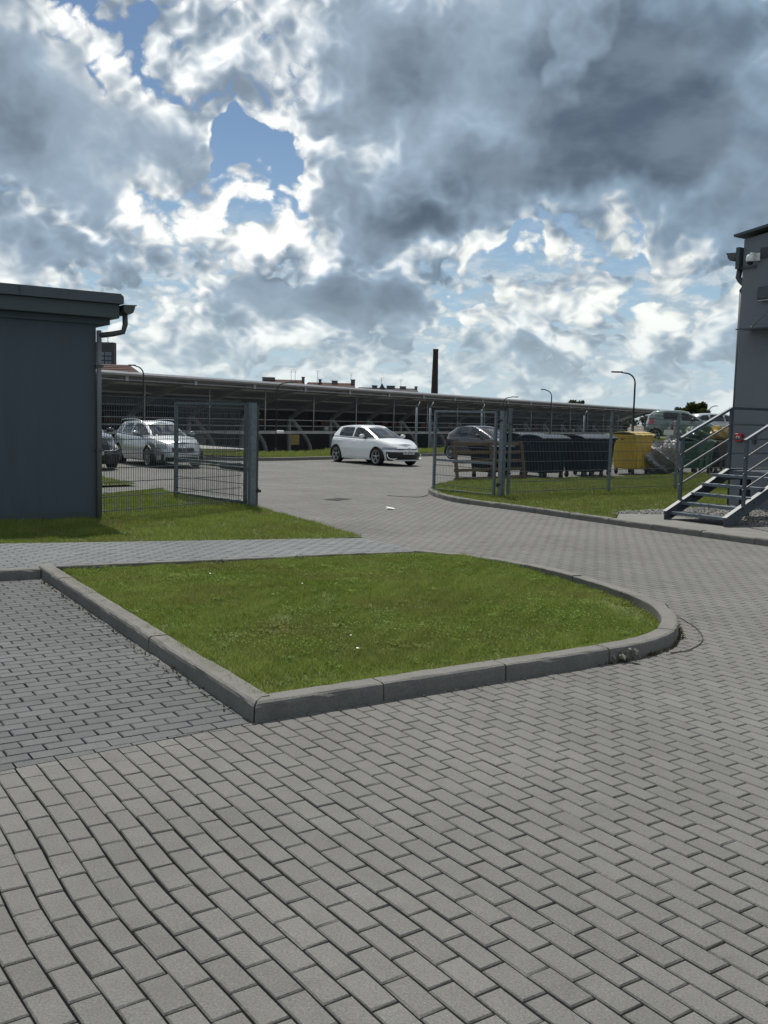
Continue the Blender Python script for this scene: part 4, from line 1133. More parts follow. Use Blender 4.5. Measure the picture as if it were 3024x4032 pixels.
WHEELS = {}
def wheel_proto(r, style):
    if (r, style) in WHEELS: return WHEELS[(r, style)]
    w = .105; rr = r * .74
    ty = MB(); ty.lathe([(rr, -w), (r - .03, -w - .004), (r - .008, -w + .02), (r, -w + .045), (r, w - .045), (r - .008, w - .02), (r - .03, w + .004), (rr, w)], 28, axis='y')
    rim = MB(); rim.lathe([(rr + .004, w + .002), (rr - .012, w + .004), (rr - .022, w - .02), (rr - .025, -w)], 28, axis='y')
    bar = MB(); bar.lathe([(.001, w - .07), (rr - .02, w - .075)], 20, axis='y')
    n = 10 if style == 'multi' else 5
    for k in range(n):
        a = 2 * math.pi * k / n + .3; ca, sa = math.cos(a), math.sin(a)
        def pt(rad, da, y): return (rad * math.cos(a + da), y, rad * math.sin(a + da))
        if style == 'multi': sh = [(.05, -.20), (.05, .20), (rr - .015, .045), (rr - .015, -.045)]
        else: sh = [(.05, -.35), (.05, .35), (rr * .55, .16), (rr - .012, .20), (rr - .012, .09), (rr * .62, 0.0), (rr - .012, -.09), (rr - .012, -.20), (rr * .55, -.16)]
        m = len(sh)
        rim.add([pt(q, d, w - .012 + .012 * (q / rr)) for q, d in sh] + [pt(q, d, w - .05) for q, d in sh], [tuple(range(m))[::-1], ] + [(i, (i + 1) % m, m + (i + 1) % m, m + i) for i in range(m)])
    rim.lathe([(.001, w - .002), (.055, w - .004), (.06, w - .04)], 16, axis='y')
    ms = (ty.mesh('tyre'), rim.mesh('rim'), bar.mesh('brake_disc'))
    for me, mm in zip(ms, (m_rubber, m_alloy, m_alloyd)): me.materials.append(mm)
    WHEELS[(r, style)] = ms; return ms

def text_mesh(txt, size):
    cu = bpy.data.curves.new('lettering', 'FONT'); cu.body = txt; cu.size = size; cu.align_x = 'CENTER'; cu.align_y = 'CENTER'; cu.extrude = .002
    o = bpy.data.objects.new('tmp', cu); COL.objects.link(o); dg = bpy.context.evaluated_depsgraph_get(); dg.update()
    me = bpy.data.meshes.new_from_object(o.evaluated_get(dg)); bpy.data.objects.remove(o); return me

def car(name, label, cat, loc, heading, P, pm):
    """local +x forward, y left; s measured back from the nose"""
    hx, hy = heading
    t = empty(name, loc, math.atan2(hy, hx), label, cat, P.get('group'))
    L, W, z0 = P['L'], P['W'] / 2, .19
    fo, wb, wr = P['fo'], P['wb'], P['wr']
    sh = lerp_tab(P['shoulder']); roof = lerp_tab(P['roof'])
    cx0 = fo + wb / 2               # local origin half way between the axles
    Q = P.get('res', 1); NL = 220 * Q
    tabF = lerp_tab(P.get('nose', [(0, .10), (.18, .03), (.45, .0), (.7, .03), (.88, .10), (1, .20)]))
    tabR = lerp_tab(P.get('tail', [(0, .12), (.2, .03), (.45, .0), (.75, .03), (1, .10)]))
    tabW = lerp_tab([(0, .93), (.15, .975), (.5, 1.0), (.8, .985), (.93, .955), (1, .915)])
    NV = 26 * Q + 1; Vs = []
    for j in range(NV):
        v = j / (NV - 1); q = oval(tabF(v), L - tabR(v), W * tabW(v), P.get('ef', 3.4), P.get('er', 4.6), NL)
        z = np.array([z0 + (sh(s) - z0) * v for s in q[:, 0]]); Vs.append(np.column_stack([q, z]))
    # bonnet and deck: the top ring pulled to the centre line with a crown
    top = Vs[-1]; K = 7; caps = []
    for k in range(1, K + 1):
        f = 1 - k / K; y = top[:, 1] * f; cr = .055 * (1 - f * f)
        caps.append(np.column_stack([top[:, 0], y, top[:, 2] + cr]))
    rings = np.array(Vs + caps); nr = len(rings)
    # greenhouse
    cf, rf, rb, rr_ = P['cowl'], P['roof_f'], P['rear_b'], P['roof_r']
    GV = 16 * Q + 1; G = []
    for j in range(GV):
        v = j / (GV - 1); e = v ** 1.0
        s0 = cf + (rf - cf) * (v ** 1.12); s1 = rb + (rr_ - rb) * (v ** 1.25)
        w = W * (P.get('gw0', .895) + (P.get('gw1', .665) - P.get('gw0', .895)) * (v ** 1.25))
        q = oval(s0, s1, w, 4.2, 5.0, NL)
        z = []
        for s, y in q:
            zb = sh(s) + .02; zr = roof(min(max(s, rf), rr_)); z.append(zb + (zr - .035 - zb) * v)
        G.append(np.column_stack([q, z]))
    tp = G[-1]
    for k in range(1, 8):
        f = 1 - k / 7; cr = .035 * (1 - f ** 2.2); G.append(np.column_stack([tp[:, 0], tp[:, 1] * (f ** .9), tp[:, 2] + cr]))
    G = np.array(G); ng = len(G)
    parts = {}
    def put(part, quad):
        d = parts.setdefault(part, [[], []]); b = len(d[0]); d[0].extend(quad); d[1].append((b, b + 1, b + 2, b + 3))
    wheels_s = (fo, fo + wb)
    cls = P['classify']
    for ri in range(nr - 1):
        for i in range(NL):
            i2 = (i + 1) % NL; q = [rings[ri, i], rings[ri, i2], rings[ri + 1, i2], rings[ri + 1, i]]
            c = np.mean(q, 0); s, y, z = c
            if ri < NV - 1:
                if any(math.hypot(s - ws, z - wr) < wr + .045 for ws in wheels_s) and abs(y) > W * .55: continue
                e1 = q[1] - q[0]; nx, ny = e1[1], -e1[0]; ln = math.hypot(nx, ny) + 1e-9; nx, ny = nx / ln, ny / ln   # plan normal
                part = cls('low', s, abs(y) / W, z, abs(ny), y > 0, L) or 'body'
            else:
                part = 'bonnet' if s < cf + .02 else 'body'
                if abs(y) < W * .86 and cf + .12 < s < rb - .15: continue
            if part in ('door_front', 'door_rear', 'headlight', 'taillight'): part = part + ('_l' if y > 0 else '_r')
            put(part, q)
    for ri in range(ng - 1):
        for i in range(NL):
            i2 = (i + 1) % NL; q = [G[ri, i], G[ri, i2], G[ri + 1, i2], G[ri + 1, i]]
            c = np.mean(q, 0); s, y, z = c; v = (ri + .5) / (GV - 1)
            part = 'body'
            if ri < GV - 1:
                e1 = q[1] - q[0]; nx, ny = e1[1], -e1[0]; ln = math.hypot(nx, ny) + 1e-9; ny = ny / ln; fr = s < (cf + rb) / 2
                s0 = cf + (rf - cf) * (v ** 1.12); s1 = rb + (rr_ - rb) * (v ** 1.25)
                if abs(ny) < .62:
                    if fr and .02 < v < .955: part = 'windscreen'
                    if not fr and .08 < v < .90: part = 'rear_window'
                elif .05 < v < P.get('wtop', .87):
                    sd = '_l' if y > 0 else '_r'
                    for nm, a, b in P['windows']:
                        a0 = s0 + .16 if a is None else a + (v * P.get('brake', .0)); b0 = s1 - P.get('cpil', .30) - .10 * v if b is None else b + (v * P.get('brake', .0))
                        rnd = .04 if v > P.get('wtop', .87) - .12 or v < .12 else 0
                        if a0 + rnd < s < b0 - rnd: part = nm + sd
            put(part, q)
    names = {'bonnet': 'bonnet', 'body': 'body', 'windscreen': 'windscreen', 'rear_window': 'rear_window', 'grille': 'grille', 'intake': 'lower_intake', 'bumper': 'bumper', 'sill': 'sill', 'lower_trim': 'lower_trim'}
    made = {}
    for part, (vs, fs) in sorted(parts.items(), key=lambda kv: kv[0] != 'body'):
        base = part[:-2] if part[-2:] in ('_l', '_r') else part
        glass = 'window' in base or base == 'windscreen'
        mm = m_glass if glass else {'headlight': m_lampg, 'taillight': m_tail, 'grille': m_black, 'intake': m_black, 'sill': P.get('sillm', m_black), 'lower_trim': m_black}.get(base, pm)
        me = bpy.data.meshes.new(base); V = np.array(vs); V2 = np.column_stack([cx0 - V[:, 0], V[:, 1], V[:, 2]])
        me.from_pydata(V2.tolist(), [], [f[::-1] for f in fs])
        bm = bmesh.new(); bm.from_mesh(me); bmesh.ops.remove_doubles(bm, verts=bm.verts, dist=.0008); 
        bm.to_mesh(me); bm.free()
        for p in me.polygons: p.use_smooth = True
        me.materials.append(mm)
        nm = {'door_front': 'front_door', 'door_rear': 'rear_door', 'intake': 'lower_intake', 'window_front': 'front_side_window', 'window_rear': 'rear_side_window', 'window_quarter': 'quarter_window'}.get(base, base)
        o = link(bpy.data.objects.new(nm, me), t); made[part] = o
    # handles and mirrors
    for sd in (1, -1):
        for s in P['handles']:
            mb = MB(); mb.box((cx0 - s, sd * (W * .992), sh(s) - .135), (.20, .035, .032), bev=.01); 
            par = made.get(('door_front' if s == P['handles'][0] else 'door_rear') + ('_l' if sd > 0 else '_r'), t); mb.build('door_handle', pm, par)
        s = cf + .62
        mb = MB(); mb.lathe([(.002, -.075), (.055, -.06), (.085, -.02), (.09, .02), (.07, .06), (.002, .07)], 14, axis='x', c=(0, 0, 0))
        m_ = Matrix.Scale(1.0, 4)
        mb.v = [(x * .9, y * 1.25, z * .82) for x, y, z in mb.v]
        o = mb.build('mirror', P.get('mirm', pm), t, (cx0 - s, sd * (W * .90 + .17), sh(s) + .115))
        mb = MB(); mb.box((0, -sd * .13, -.06), (.07, .14, .05), bev=.01); mb.build('mirror_foot', m_black, o)
    # wheel arches, floor, wheels
    ty, rim, bd = wheel_proto(wr, P.get('wheel', 'five'))
    for ws in wheels_s:
        for sd in (1, -1):
            mb = MB(); n = 16; vs = []
            for k in range(n + 1):
                a = math.pi * (k / n) * 1.16 - math.pi * .08; R = wr + .055
                vs += [(R * math.cos(a), sd * W * .985, R * math.sin(a)), (R * math.cos(a), sd * W * .52, R * math.sin(a))]
            mb.add(vs, [(2 * k, 2 * k + 1, 2 * k + 3, 2 * k + 2) for k in range(n)]); mb.add([(-wr, sd * W * .52, -.1), (wr, sd * W * .52, -.1), (wr, sd * W * .52, wr), (-wr, sd * W * .52, wr)], [(0, 1, 2, 3)])
            mb.build('wheel_arch', m_black, t, (cx0 - ws, 0, wr))
            w = empty('wheel', (cx0 - ws, sd * (W - .125), wr), 0 if sd > 0 else math.pi); w.parent = t
            for nm, me in (('tyre', ty), ('rim', rim), ('brake_disc', bd)): link(bpy.data.objects.new(nm, me), w)
    mb = MB(); mb.box((cx0 - L / 2, 0, .22), (L * .90, W * 1.5, .05)); mb.build('underbody', m_black, t)
    # number plates
    for (s, rz, txt) in ((P.get('plate_s', .02), math.pi / 2, P.get('plate')),):
        if txt:
            mb = MB(); mb.box((0, 0, 0), (.52, .014, .114)); pl = mb.build('number_plate', m_plate, t, (cx0 + .012, 0, P['plate_z']), rz)
            me = text_mesh(txt, .105); me.materials.append(m_ink); o = link(bpy.data.objects.new('lettering', me), pl); o.location = (0, -.009, 0); o.rotation_euler = (math.pi / 2, 0, 0)
    return t, made, cx0, sh

def side_low(P):
    """shared division of the lower shell into doors, lamps, grille, intakes"""
    def f(kind, s, yn, z, ny, left, L):
        if ny > .80:
            if z < .30 and P['fo'] + .45 < s < P['fo'] + P['wb'] - .45: return 'sill'
            a, b, c = P['doors']
            if .32 < z and a < s < b: return 'door_front'
            if .32 < z and b + .01 < s < c: return 'door_rear'
        h = P['head']; 
        if h[0] < z - h[4] * (1 - yn) * -1 < h[1] and yn > h[2] and s < h[3]: return 'headlight'
        g = P['grille_z']
        if s < .5 and yn < g[2] and g[0] < z < g[1]: return 'grille'
        k = P['intake_z']
        if s < .42 and yn < k[2] and k[0] < z < k[1]: return 'intake'
        tl = P['tail_z']
        if s > L - tl[3] and yn > tl[2] and tl[0] < z < tl[1]: return 'taillight'
        if z < P.get('trim', 0): return 'lower_trim'
        return None
    return f

m_pwhite = paint('paint_white', (0.70, 0.72, 0.73)); m_psilver = paint('paint_silver', (0.42, 0.45, 0.46), .30, .55)
m_pdark = paint('paint_graphite', (0.035, 0.034, 0.040), .25, .3); m_pblack = paint('paint_black', (0.010, 0.011, 0.014), .2, .2)
m_pgreen = paint('paint_pale_green', (0.155, 0.205, 0.185), .3, .35); m_pgrey = paint('paint_light_silver', (0.50, 0.52, 0.54), .3, .4)

HATCH = dict(L=4.28, W=1.79, fo=.88, wb=2.63, wr=.325, shoulder=[(0, .66), (.12, .735), (.5, .86), (1.15, .965), (1.6, .955), (3.2, .985), (3.9, 1.0), (4.28, .96)],
    roof=[(1.95, 1.415), (2.4, 1.478), (2.9, 1.475), (3.5, 1.43), (3.85, 1.37)], cowl=1.02, roof_f=1.98, rear_b=4.14, roof_r=3.84,
    windows=[('window_front', None, 2.42), ('window_rear', 2.50, 3.42)], wtop=.88, brake=.04, cpil=.5, doors=(1.36, 2.46, 3.45), handles=(2.28, 3.27),
    res=2, head=(.59, .68, .50, .60, -.03), grille_z=(.60, .645, .60), intake_z=(.245, .53, .90), sillm=m_pwhite, tail_z=(.72, .90, .45, .30), plate='ST 477ZY', plate_z=.50)
HATCH['classify'] = side_low(HATCH)
t, mk, cx0, sh = car('white_hatchback', 'white five-door hatchback parked facing the open gate', 'car', (-0.46, 37.85, 0), (.60, -.80), HATCH, m_pwhite)
# front emblem, chrome strip, bumper blades of the white car
def emblem(parent, x, z, r, kind):
    e = empty('emblem', (x, 0, z)); e.parent = parent
    mb = MB(); pts = [(0, r * math.cos(a), r * math.sin(a)) for a in np.linspace(0, 2 * math.pi, 25)]; mb.tube(pts, r * .12, 6, False); mb.build('ring', m_chrome, e)
    mb = MB()
    if kind == 'vw':
        for a, b in (((-.32, .78), (0, .10)), ((.32, .78), (0, .10)), ((-.82, .30), (-.42, -.72)), ((-.42, -.72), (0, .02)), ((0, .02), (.42, -.72)), ((.42, -.72), (.82, .30))):
            mb.bar((.004, a[0] * r, a[1] * r), (.004, b[0] * r, b[1] * r), .012, r * .17, (1, 0, 0))
    else:
        for a, b in (((-.85, .35), (-.25, .15)), ((-.25, .15), (0, -.30)), ((0, -.30), (.25, .15)), ((.25, .15), (.85, .35))):
            mb.bar((.004, a[0] * r, a[1] * r), (.004, b[0] * r, b[1] * r), .012, r * .2, (1, 0, 0))
    mb.build('mark', m_chrome, e)
    return e
emblem(t, cx0 + .005, .635, .062, 'vw')
for sd in (1, -1):
    mb = MB(); mb.tube([(cx0 - .27, sd * .775, .46), (cx0 - .27, sd * .78, .36), (cx0 - .20, sd * .72, .275), (cx0 - .11, sd * .60, .265), (cx0 - .06, sd * .48, .30)], [.012, .018, .022, .022, .010], 8); mb.build('bumper_blade', m_pwhite, t)
    mb = MB(); mb.tube([(cx0 - .10, sd * .60, .652), (cx0 - .01, sd * .25, .648), (cx0 + .005, sd * .07, .647)], .006, 6); mb.build('chrome_strip', m_chrome, t)
mb = MB(); mb.tube([(cx0 - .09, -.66, .225), (cx0 - .02, -.4, .225), (cx0 + .005, 0, .225), (cx0 - .02, .4, .225), (cx0 - .09, .66, .225)], .016, 8); mb.build('splitter', m_pwhite, t)

WAGON = dict(L=4.78, W=1.80, fo=.93, wb=2.73, wr=.325, shoulder=[(0, .68), (.12, .745), (.6, .87), (1.25, .97), (1.7, .96), (3.4, 1.0), (4.4, 1.03), (4.78, 1.0)],
    roof=[(2.05, 1.42), (2.5, 1.475), (3.1, 1.475), (3.9, 1.43), (4.35, 1.37)], cowl=1.12, roof_f=2.08, rear_b=4.66, roof_r=4.28,
    windows=[('window_front', None, 2.56), ('window_rear', 2.64, 3.50), ('window_quarter', 3.58, None)], wtop=.86, brake=.06, cpil=.22, doors=(1.46, 2.60, 3.58), handles=(2.44, 3.38),
    head=(.60, .76, .55, .80, .0), grille_z=(.50, .66, .42), intake_z=(.23, .36, .62), tail_z=(.78, .98, .6, .32), wheel='multi', sillm=m_psilver)
_b0 = side_low(WAGON)
def _wag(kind, s, yn, z, ny, left, L):
    if s < .55 and .24 < z < .44 and .66 < yn < .93 and ny < .85: return 'intake'
    return _b0(kind, s, yn, z, ny, left, L)
WAGON['classify'] = _wag
t, mk, cx0, sh = car('silver_estate', 'silver estate car parked behind the left mesh gate', 'car', (-7.66, 32.9, 0), (.56, -.83), WAGON, m_psilver)
emblem(t, cx0 + .005, .59, .075, 'wing')
mb = MB(); mb.box((cx0 + .012, 0, .44), (.014, .52, .11)); mb.build('number_plate', m_plate, t)
for sd in (1, -1):
    mb = MB(); mb.tube(catmull([(cx0 - 2.15, sd * .60, 1.42), (cx0 - 2.4, sd * .615, 1.50), (cx0 - 3.2, sd * .62, 1.515), (cx0 - 4.0, sd * .61, 1.48), (cx0 - 4.2, sd * .60, 1.41)], 6), .016, 8); mb.build('roof_rail', m_chrome, t)

SUV = dict(WAGON); SUV.update(L=4.45, wb=2.64, fo=.88, wr=.35, shoulder=[(0, .80), (.12, .90), (.5, 1.0), (1.1, 1.07), (1.6, 1.06), (3.4, 1.10), (4.45, 1.05)], roof=[(1.9, 1.56), (2.4, 1.64), (3.0, 1.64), (3.8, 1.58), (4.1, 1.50)], cowl=1.0, roof_f=1.88, rear_b=4.3, roof_r=4.0,
    windows=[('window_front', None, 2.4), ('window_rear', 2.48, 3.4)], cpil=.5, doors=(1.36, 2.44, 3.4), handles=(2.25, 3.2), head=(.74, .86, .5, .7, 0), grille_z=(.60, .76, .50), intake_z=(.30, .45, .7), tail_z=(.8, 1.0, .6, .3), trim=.30, sillm=m_black, mirm=m_pblack)
SUV['classify'] = side_low(SUV)
t, mk, cx0, sh = car('black_crossover', 'black car nose showing from behind the dark building', 'car', (-9.72, 30.45, 0), (.56, -.83), SUV, m_pblack)
mb = MB(); mb.box((cx0 + .015, 0, .52), (.014, .52, .11)); mb.build('number_plate', m_plate, t)
for sd in (1, -1):
    mb = MB(); mb.tube([(cx0 - .02, sd * .25, .585), (cx0 - .07, sd * .62, .60), (cx0 - .26, sd * .82, .66)], .014, 8); mb.build('chrome_strip', m_chrome, t)

HATCH2 = dict(HATCH); HATCH2.update(res=1, sillm=m_black, intake_z=(.24,.42,.8), L=4.1, wb=2.55, wheel='multi', plate=None, tail_z=(.80, 1.0, .45, .40), shoulder=[(0, .66), (.12, .735), (.5, .86), (1.1, .965), (1.6, .965), (3.2, 1.02), (3.8, 1.04), (4.1, .98)], rear_b=3.98, roof_r=3.62, roof=[(1.95, 1.42), (2.4, 1.48), (2.9, 1.475), (3.3, 1.43), (3.62, 1.36)],
    windows=[('window_front', None, 2.36), ('window_rear', 2.44, 3.25)], cpil=.46, doors=(1.34, 2.40, 3.3), handles=(2.2, 3.1), mirm=m_pblack)
HATCH2['classify'] = side_low(HATCH2)
car('dark_hatchback', 'dark graphite hatchback behind the right gate leaf and pallet', 'car', (4.28, 42.0, .05), (.62, -.785), HATCH2, m_pdark)

MINI = dict(L=3.50, W=1.60, fo=.72, wb=2.36, wr=.275, shoulder=[(0, .66), (.10, .74), (.4, .86), (.85, .95), (1.3, .93), (2.6, .99), (3.2, 1.05), (3.5, 1.0)],
    roof=[(1.45, 1.42), (1.9, 1.49), (2.4, 1.495), (3.0, 1.45), (3.22, 1.40)], cowl=.74, roof_f=1.45, rear_b=3.42, roof_r=3.18,
    windows=[('window_front', None, 1.86), ('window_rear', 1.96, 2.72)], wtop=.84, brake=.03, cpil=.55, doors=(1.02, 1.91, 2.72), handles=(1.74, 2.58),
    head=(.60, .80, .58, .62, 0), grille_z=(.50, .58, .4), intake_z=(.24, .38, .6), tail_z=(.78, 1.12, .6, .34), gw1=.70, sillm=m_pgreen, mirm=m_pblack)
MINI['classify'] = side_low(MINI)
car('green_city_car', 'pale green small city car on the bank behind the containers', 'car', (14.55, 48.9, 1.02), (.985, -.17), MINI, m_pgreen)
t, mk, cx0, sh = car('white_estate', 'white estate car half hidden behind the stair railing', 'car', (18.9, 55.5, 1.02), (.95, .30), {**WAGON, 'shoulder': WAGON['shoulder'], 'L': 4.78}, m_pgrey)
# ------------------------------------------------------------------ waste containers
def big_bin(name, label, loc, rz, body, lid, group=None, lidopen=0.0, w=1.30, d=.98, h=1.20, flat=False):
    t = empty(name, (loc[0], loc[1], 0), rz, label, 'waste container', group)
    z0, z1 = .20, h
    def ring(z, f): return [(-w / 2 * f, -d / 2 * f, z), (w / 2 * f, -d / 2 * f, z), (w / 2 * f, d / 2 * f, z), (-w / 2 * f, d / 2 * f, z)]
    mb = MB(); c = .05
    prof = [(z0, .80), (z0 + .05, .84), (z1 - .12, .96), (z1 - .115, 1.0), (z1, 1.0)]
    vs = []
    for z, f in prof:
        a, b = w / 2 * f, d / 2 * f; vs += [(-a + c, -b, z), (a - c, -b, z), (a, -b + c, z), (a, b - c, z), (a - c, b, z), (-a + c, b, z), (-a, b - c, z), (-a, -b + c, z)]
    fs = []
    for k in range(len(prof) - 1):
        for i in range(8): fs.append((k * 8 + i, k * 8 + (i + 1) % 8, (k + 1) * 8 + (i + 1) % 8, (k + 1) * 8 + i))
    fs.append(tuple(range(7, -1, -1))); mb.add(vs, fs); bd = mb.build('tub', body, t)
    for x in (-.42, 0, .42):
        mb = MB(); mb.box((x * w / 1.3, -d / 2 * .905, .64), (.05, .05, .78)); mb.build('rib', body, bd)
    mb = MB(); mb.box((0, 0, z1 - .03), (w + .05, d + .05, .05), bev=.015); mb.build('rim', body, bd)
    # domed lid in two halves
    L = MB(); n = 9; vs = []; fs = []
    hh = .04 if flat else .10
    for i in range(n + 1):
        u = -1 + 2 * i / n; z = z1 + .01 + hh * (1 - abs(u) ** 2.4)
        vs += [(-w / 2 - .02, u * (d / 2 + .03), z), (w / 2 + .02, u * (d / 2 + .03), z), (-w / 2 - .02, u * (d / 2 + .03), z - .03), (w / 2 + .02, u * (d / 2 + .03), z - .03)]
    for i in range(n):
        a = i * 4; fs += [(a, a + 1, a + 5, a + 4), (a + 2, a + 6, a + 7, a + 3), (a, a + 4, a + 6, a + 2), (a + 1, a + 3, a + 7, a + 5)]
    fs += [(0, 2, 3, 1), (n * 4, n * 4 + 1, n * 4 + 3, n * 4 + 2)]
    L.add(vs, fs); l = L.build('lid', lid, t)
    for x in (-w * .28, w * .28):
        mb = MB(); mb.tube([(x - .12, -d / 2 - .05, z1 + .02), (x - .10, -d / 2 - .09, z1 - .02), (x + .10, -d / 2 - .09, z1 - .02), (x + .12, -d / 2 - .05, z1 + .02)], .014, 6); mb.build('lid_handle', body, l)
    for sx in (-1, 1):
        mb = MB(); mb.tube([(sx * (w / 2 + .01), 0, z1 - .16), (sx * (w / 2 + .09), 0, z1 - .16)], .025, 8); mb.build('lifting_pin', m_black, bd)
    for sx in (-1, 1):
        for sy in (-1, 1):
            q = empty('castor', (sx * w * .36, sy * d * .34, 0)); q.parent = t
            mb = MB(); mb.lathe([(.001, -.022), (.085, -.022), (.09, 0), (.085, .022), (.001, .022)], 14, axis='y', c=(0, 0, .09)); mb.build('wheel', m_rubber, q)
            mb = MB(); mb.box((0, 0, .16), (.09, .075, .09)); mb.build('fork', m_pipe, q)
    return t
m_binb = mat('bin_navy', (0.008, 0.015, 0.027), .65, var=.2, scale=4, spec=.06); m_lidb = mat('lid_grey', (0.045, 0.055, 0.066), .28, var=.12, scale=3)
m_biny = mat('bin_yellow', (0.55, 0.36, 0.028), .5, var=.15, scale=4, dirt=((.13, .09, .03), 2, .5)); m_lidy = mat('lid_yellow', (0.55, 0.42, 0.14), .45, var=.1, scale=4)
m_bing = mat('bin_green', (0.014, 0.072, 0.038), .5, var=.2, scale=4); m_lidg = mat('lid_green', (0.035, 0.10, 0.07), .4, var=.15, scale=4)
m_binbr = mat('bin_brown', (0.020, 0.013, 0.012), .5, var=.2, scale=4); m_lidbl = mat('lid_blue', (0.06, 0.13, 0.42), .4, var=.1, scale=4)
m_bing2 = mat('bin_charcoal', (0.010, 0.014, 0.018), .65, var=.2, scale=4, spec=.06); m_lidgr = mat('lid_sage', (0.07, 0.095, 0.085), .45, var=.15, scale=4)
A = .70
big_bin('waste_container', 'navy container with grey lid nearest the pallet', (4.95, 30.65), A, m_binb, m_lidb, 'navy four-wheeled containers', h=1.27)
big_bin('waste_container', 'navy container with grey lid between two dark containers', (6.50, 31.95), A, m_binb, m_lidb, 'navy four-wheeled containers', h=1.28)
big_bin('waste_container', 'navy container behind, its lid just showing beside the pallet', (4.55, 32.1), A, m_binb, m_lidb, 'navy four-wheeled containers', h=1.29)
big_bin('waste_container', 'navy container partly behind the yellow one', (7.05, 33.35), A, m_binb, m_lidb, 'navy four-wheeled containers', h=1.28)
big_bin('waste_container', 'yellow container beside the navy ones left of the bags', (8.78, 34.9), A + .1, m_biny, m_lidy, h=1.40)
big_bin('waste_container', 'low charcoal container with sage lid behind the wooden pallet', (3.25, 30.2), A + .1, m_bing2, m_lidgr, w=1.15, d=.9, h=.99, flat=True)
g = big_bin('waste_container', 'green container behind the stair handrail', (11.65, 36.9), A, m_bing, m_lidg, h=1.20, w=1.2)
big_bin('waste_container', 'dark brown container right of the green one', (12.75, 38.0), A, m_binbr, m_binbr, h=1.20, w=1.1, flat=True)
big_bin('waste_container', 'yellow container with domed lid beside the grey building', (13.55, 39.2), A, m_biny, m_lidy, h=1.38, w=1.1)
big_bin('waste_container', 'container with a bright blue lid behind the stair post', (14.9, 41.2), A, m_bing2, m_lidbl, h=1.5, w=1.3)

# crumpled foil sacks beside the containers
def lump(name, label, loc, size, material, seed, cat='rubbish bag', tilt=0.0):
    t = empty(name, loc, random.Random(seed).uniform(0, 3), label, cat, 'rubbish bags by the containers')
    r = np.random.default_rng(seed); n, m = 36, 22; vs = []; fs = []
    ph = r.uniform(0, 6.28, 12); fr = r.integers(2, 9, 12); am = r.uniform(.02, .085, 12)
    for j in range(m + 1):
        v = j / m; th = v * math.pi
        for i in range(n):
            u = 2 * math.pi * i / n; k = sum(am[q] * math.sin(fr[q] * u + ph[q] + (q % 4) * v * 7) for q in range(12)) + r.normal(0, .028)
            rr = 1 + k; x = rr * math.sin(th) ** .7 * math.cos(u) * size[0] / 2; y = rr * math.sin(th) ** .7 * math.sin(u) * size[1] / 2; z = (1 - math.cos(th)) / 2 * size[2] * (1 + .5 * k)
            vs.append((x + tilt * z, y, max(0.0, z)))
    for j in range(m):
        for i in range(n): i2 = (i + 1) % n; fs.append((j * n + i, j * n + i2, (j + 1) * n + i2, (j + 1) * n + i))
    mb = MB(); mb.add(vs, fs); b = mb.build('sack', material, t)
    mb = MB(); z = size[2] * .97
    for k in range(5):
        a = k * 1.256 + .3; mb.add([(tilt * z, 0, z - .04), (tilt * z + .10 * math.cos(a), .10 * math.sin(a), z + .03), (tilt * z + .10 * math.cos(a + .7), .10 * math.sin(a + .7), z + .05)], [(0, 1, 2)])
    mb.build('tied_neck', material, t)
m_foil = mat('foil_sack', (0.30, 0.29, 0.29), .38, .25, var=.3, scale=6, bump=.8, bscale=14)
m_foild = mat('dark_sack', (0.03, 0.03, 0.033), .3, 0, var=.2, scale=6, bump=.8, bscale=14)
m_foilg = mat('green_sack', (0.10, 0.16, 0.12), .35, .1, var=.25, scale=6, bump=.6, bscale=14)
m_foily = mat('yellow_sack', (0.50, 0.36, 0.10), .4, 0, var=.2, scale=6, bump=.6, bscale=14)
lump('rubbish_bag', 'large crumpled silver grey sack right of the yellow container', (9.95, 35.3, .0), (1.55, 1.2, 1.02), m_foil, 3)
lump('rubbish_bag', 'small crumpled silver sack on top of the large sack', (10.42, 35.6, .82), (.62, .55, .42), m_foil, 5)
lump('rubbish_bag', 'black sack with pale top lying behind the silver sack', (9.75, 36.1, .70), (1.1, .9, .44), m_foild, 8)
lump('rubbish_bag', 'green foil sack heaped on the green container', (11.75, 36.9, 1.33), (1.15, .8, .42), m_foilg, 11)
lump('rubbish_bag', 'yellow sack heaped above the brown container', (12.95, 38.2, 1.24), (1.0, .8, .50), m_foily, 14)
lump('rubbish_bag', 'pale translucent sack standing behind the stair newel post', (11.05, 37.6, 0), (.6, .6, 1.75), m_foil, 17)

# wooden pallet standing on edge
def pallet(label, p0, p1, h, lean):
    d = Vector(p1) - Vector(p0); L = d.length
    t = empty('wooden_pallet', (p0[0], p0[1], .06), math.atan2(d.y, d.x), label, 'pallet')
    Mx = Matrix.Rotation(lean, 3, 'X')
    def bx(c, s, nm):
        mb = MB(); mb.box((0, 0, 0), s, bev=.006); mb.v = [tuple(Mx @ (Vector(v) + Vector(c))) for v in mb.v]; mb.build(nm, m_wood, t)
    for k in range(5): bx((L / 2, .045, .06 + k * (h - .12) / 4), (L, .024, .085 + .02 * (k in (0, 4))), 'slat')
    for x in (.06, L / 2 + .05, L - .06): bx((x, .0, h / 2), (.095, .06, h), 'bearer')
    for k in (0, 2, 4): bx((L / 2, .075, .05 + k * (h - .12) / 4), (L, .022, .07), 'back_slat')
pallet('weathered wooden pallet frame standing on edge behind the right gate', (1.98, 27.15), (4.20, 29.10), 1.12, -.16)
# pale board leaning by the pallet
t = empty('loose_board', (2.7, 28.3, .06), .6, 'pale narrow board lying across the pallet', 'board')
mb = MB(); mb.box((.1, 0, .50), (1.6, .03, .07), bev=.004); mb.build('board', m_far, t)

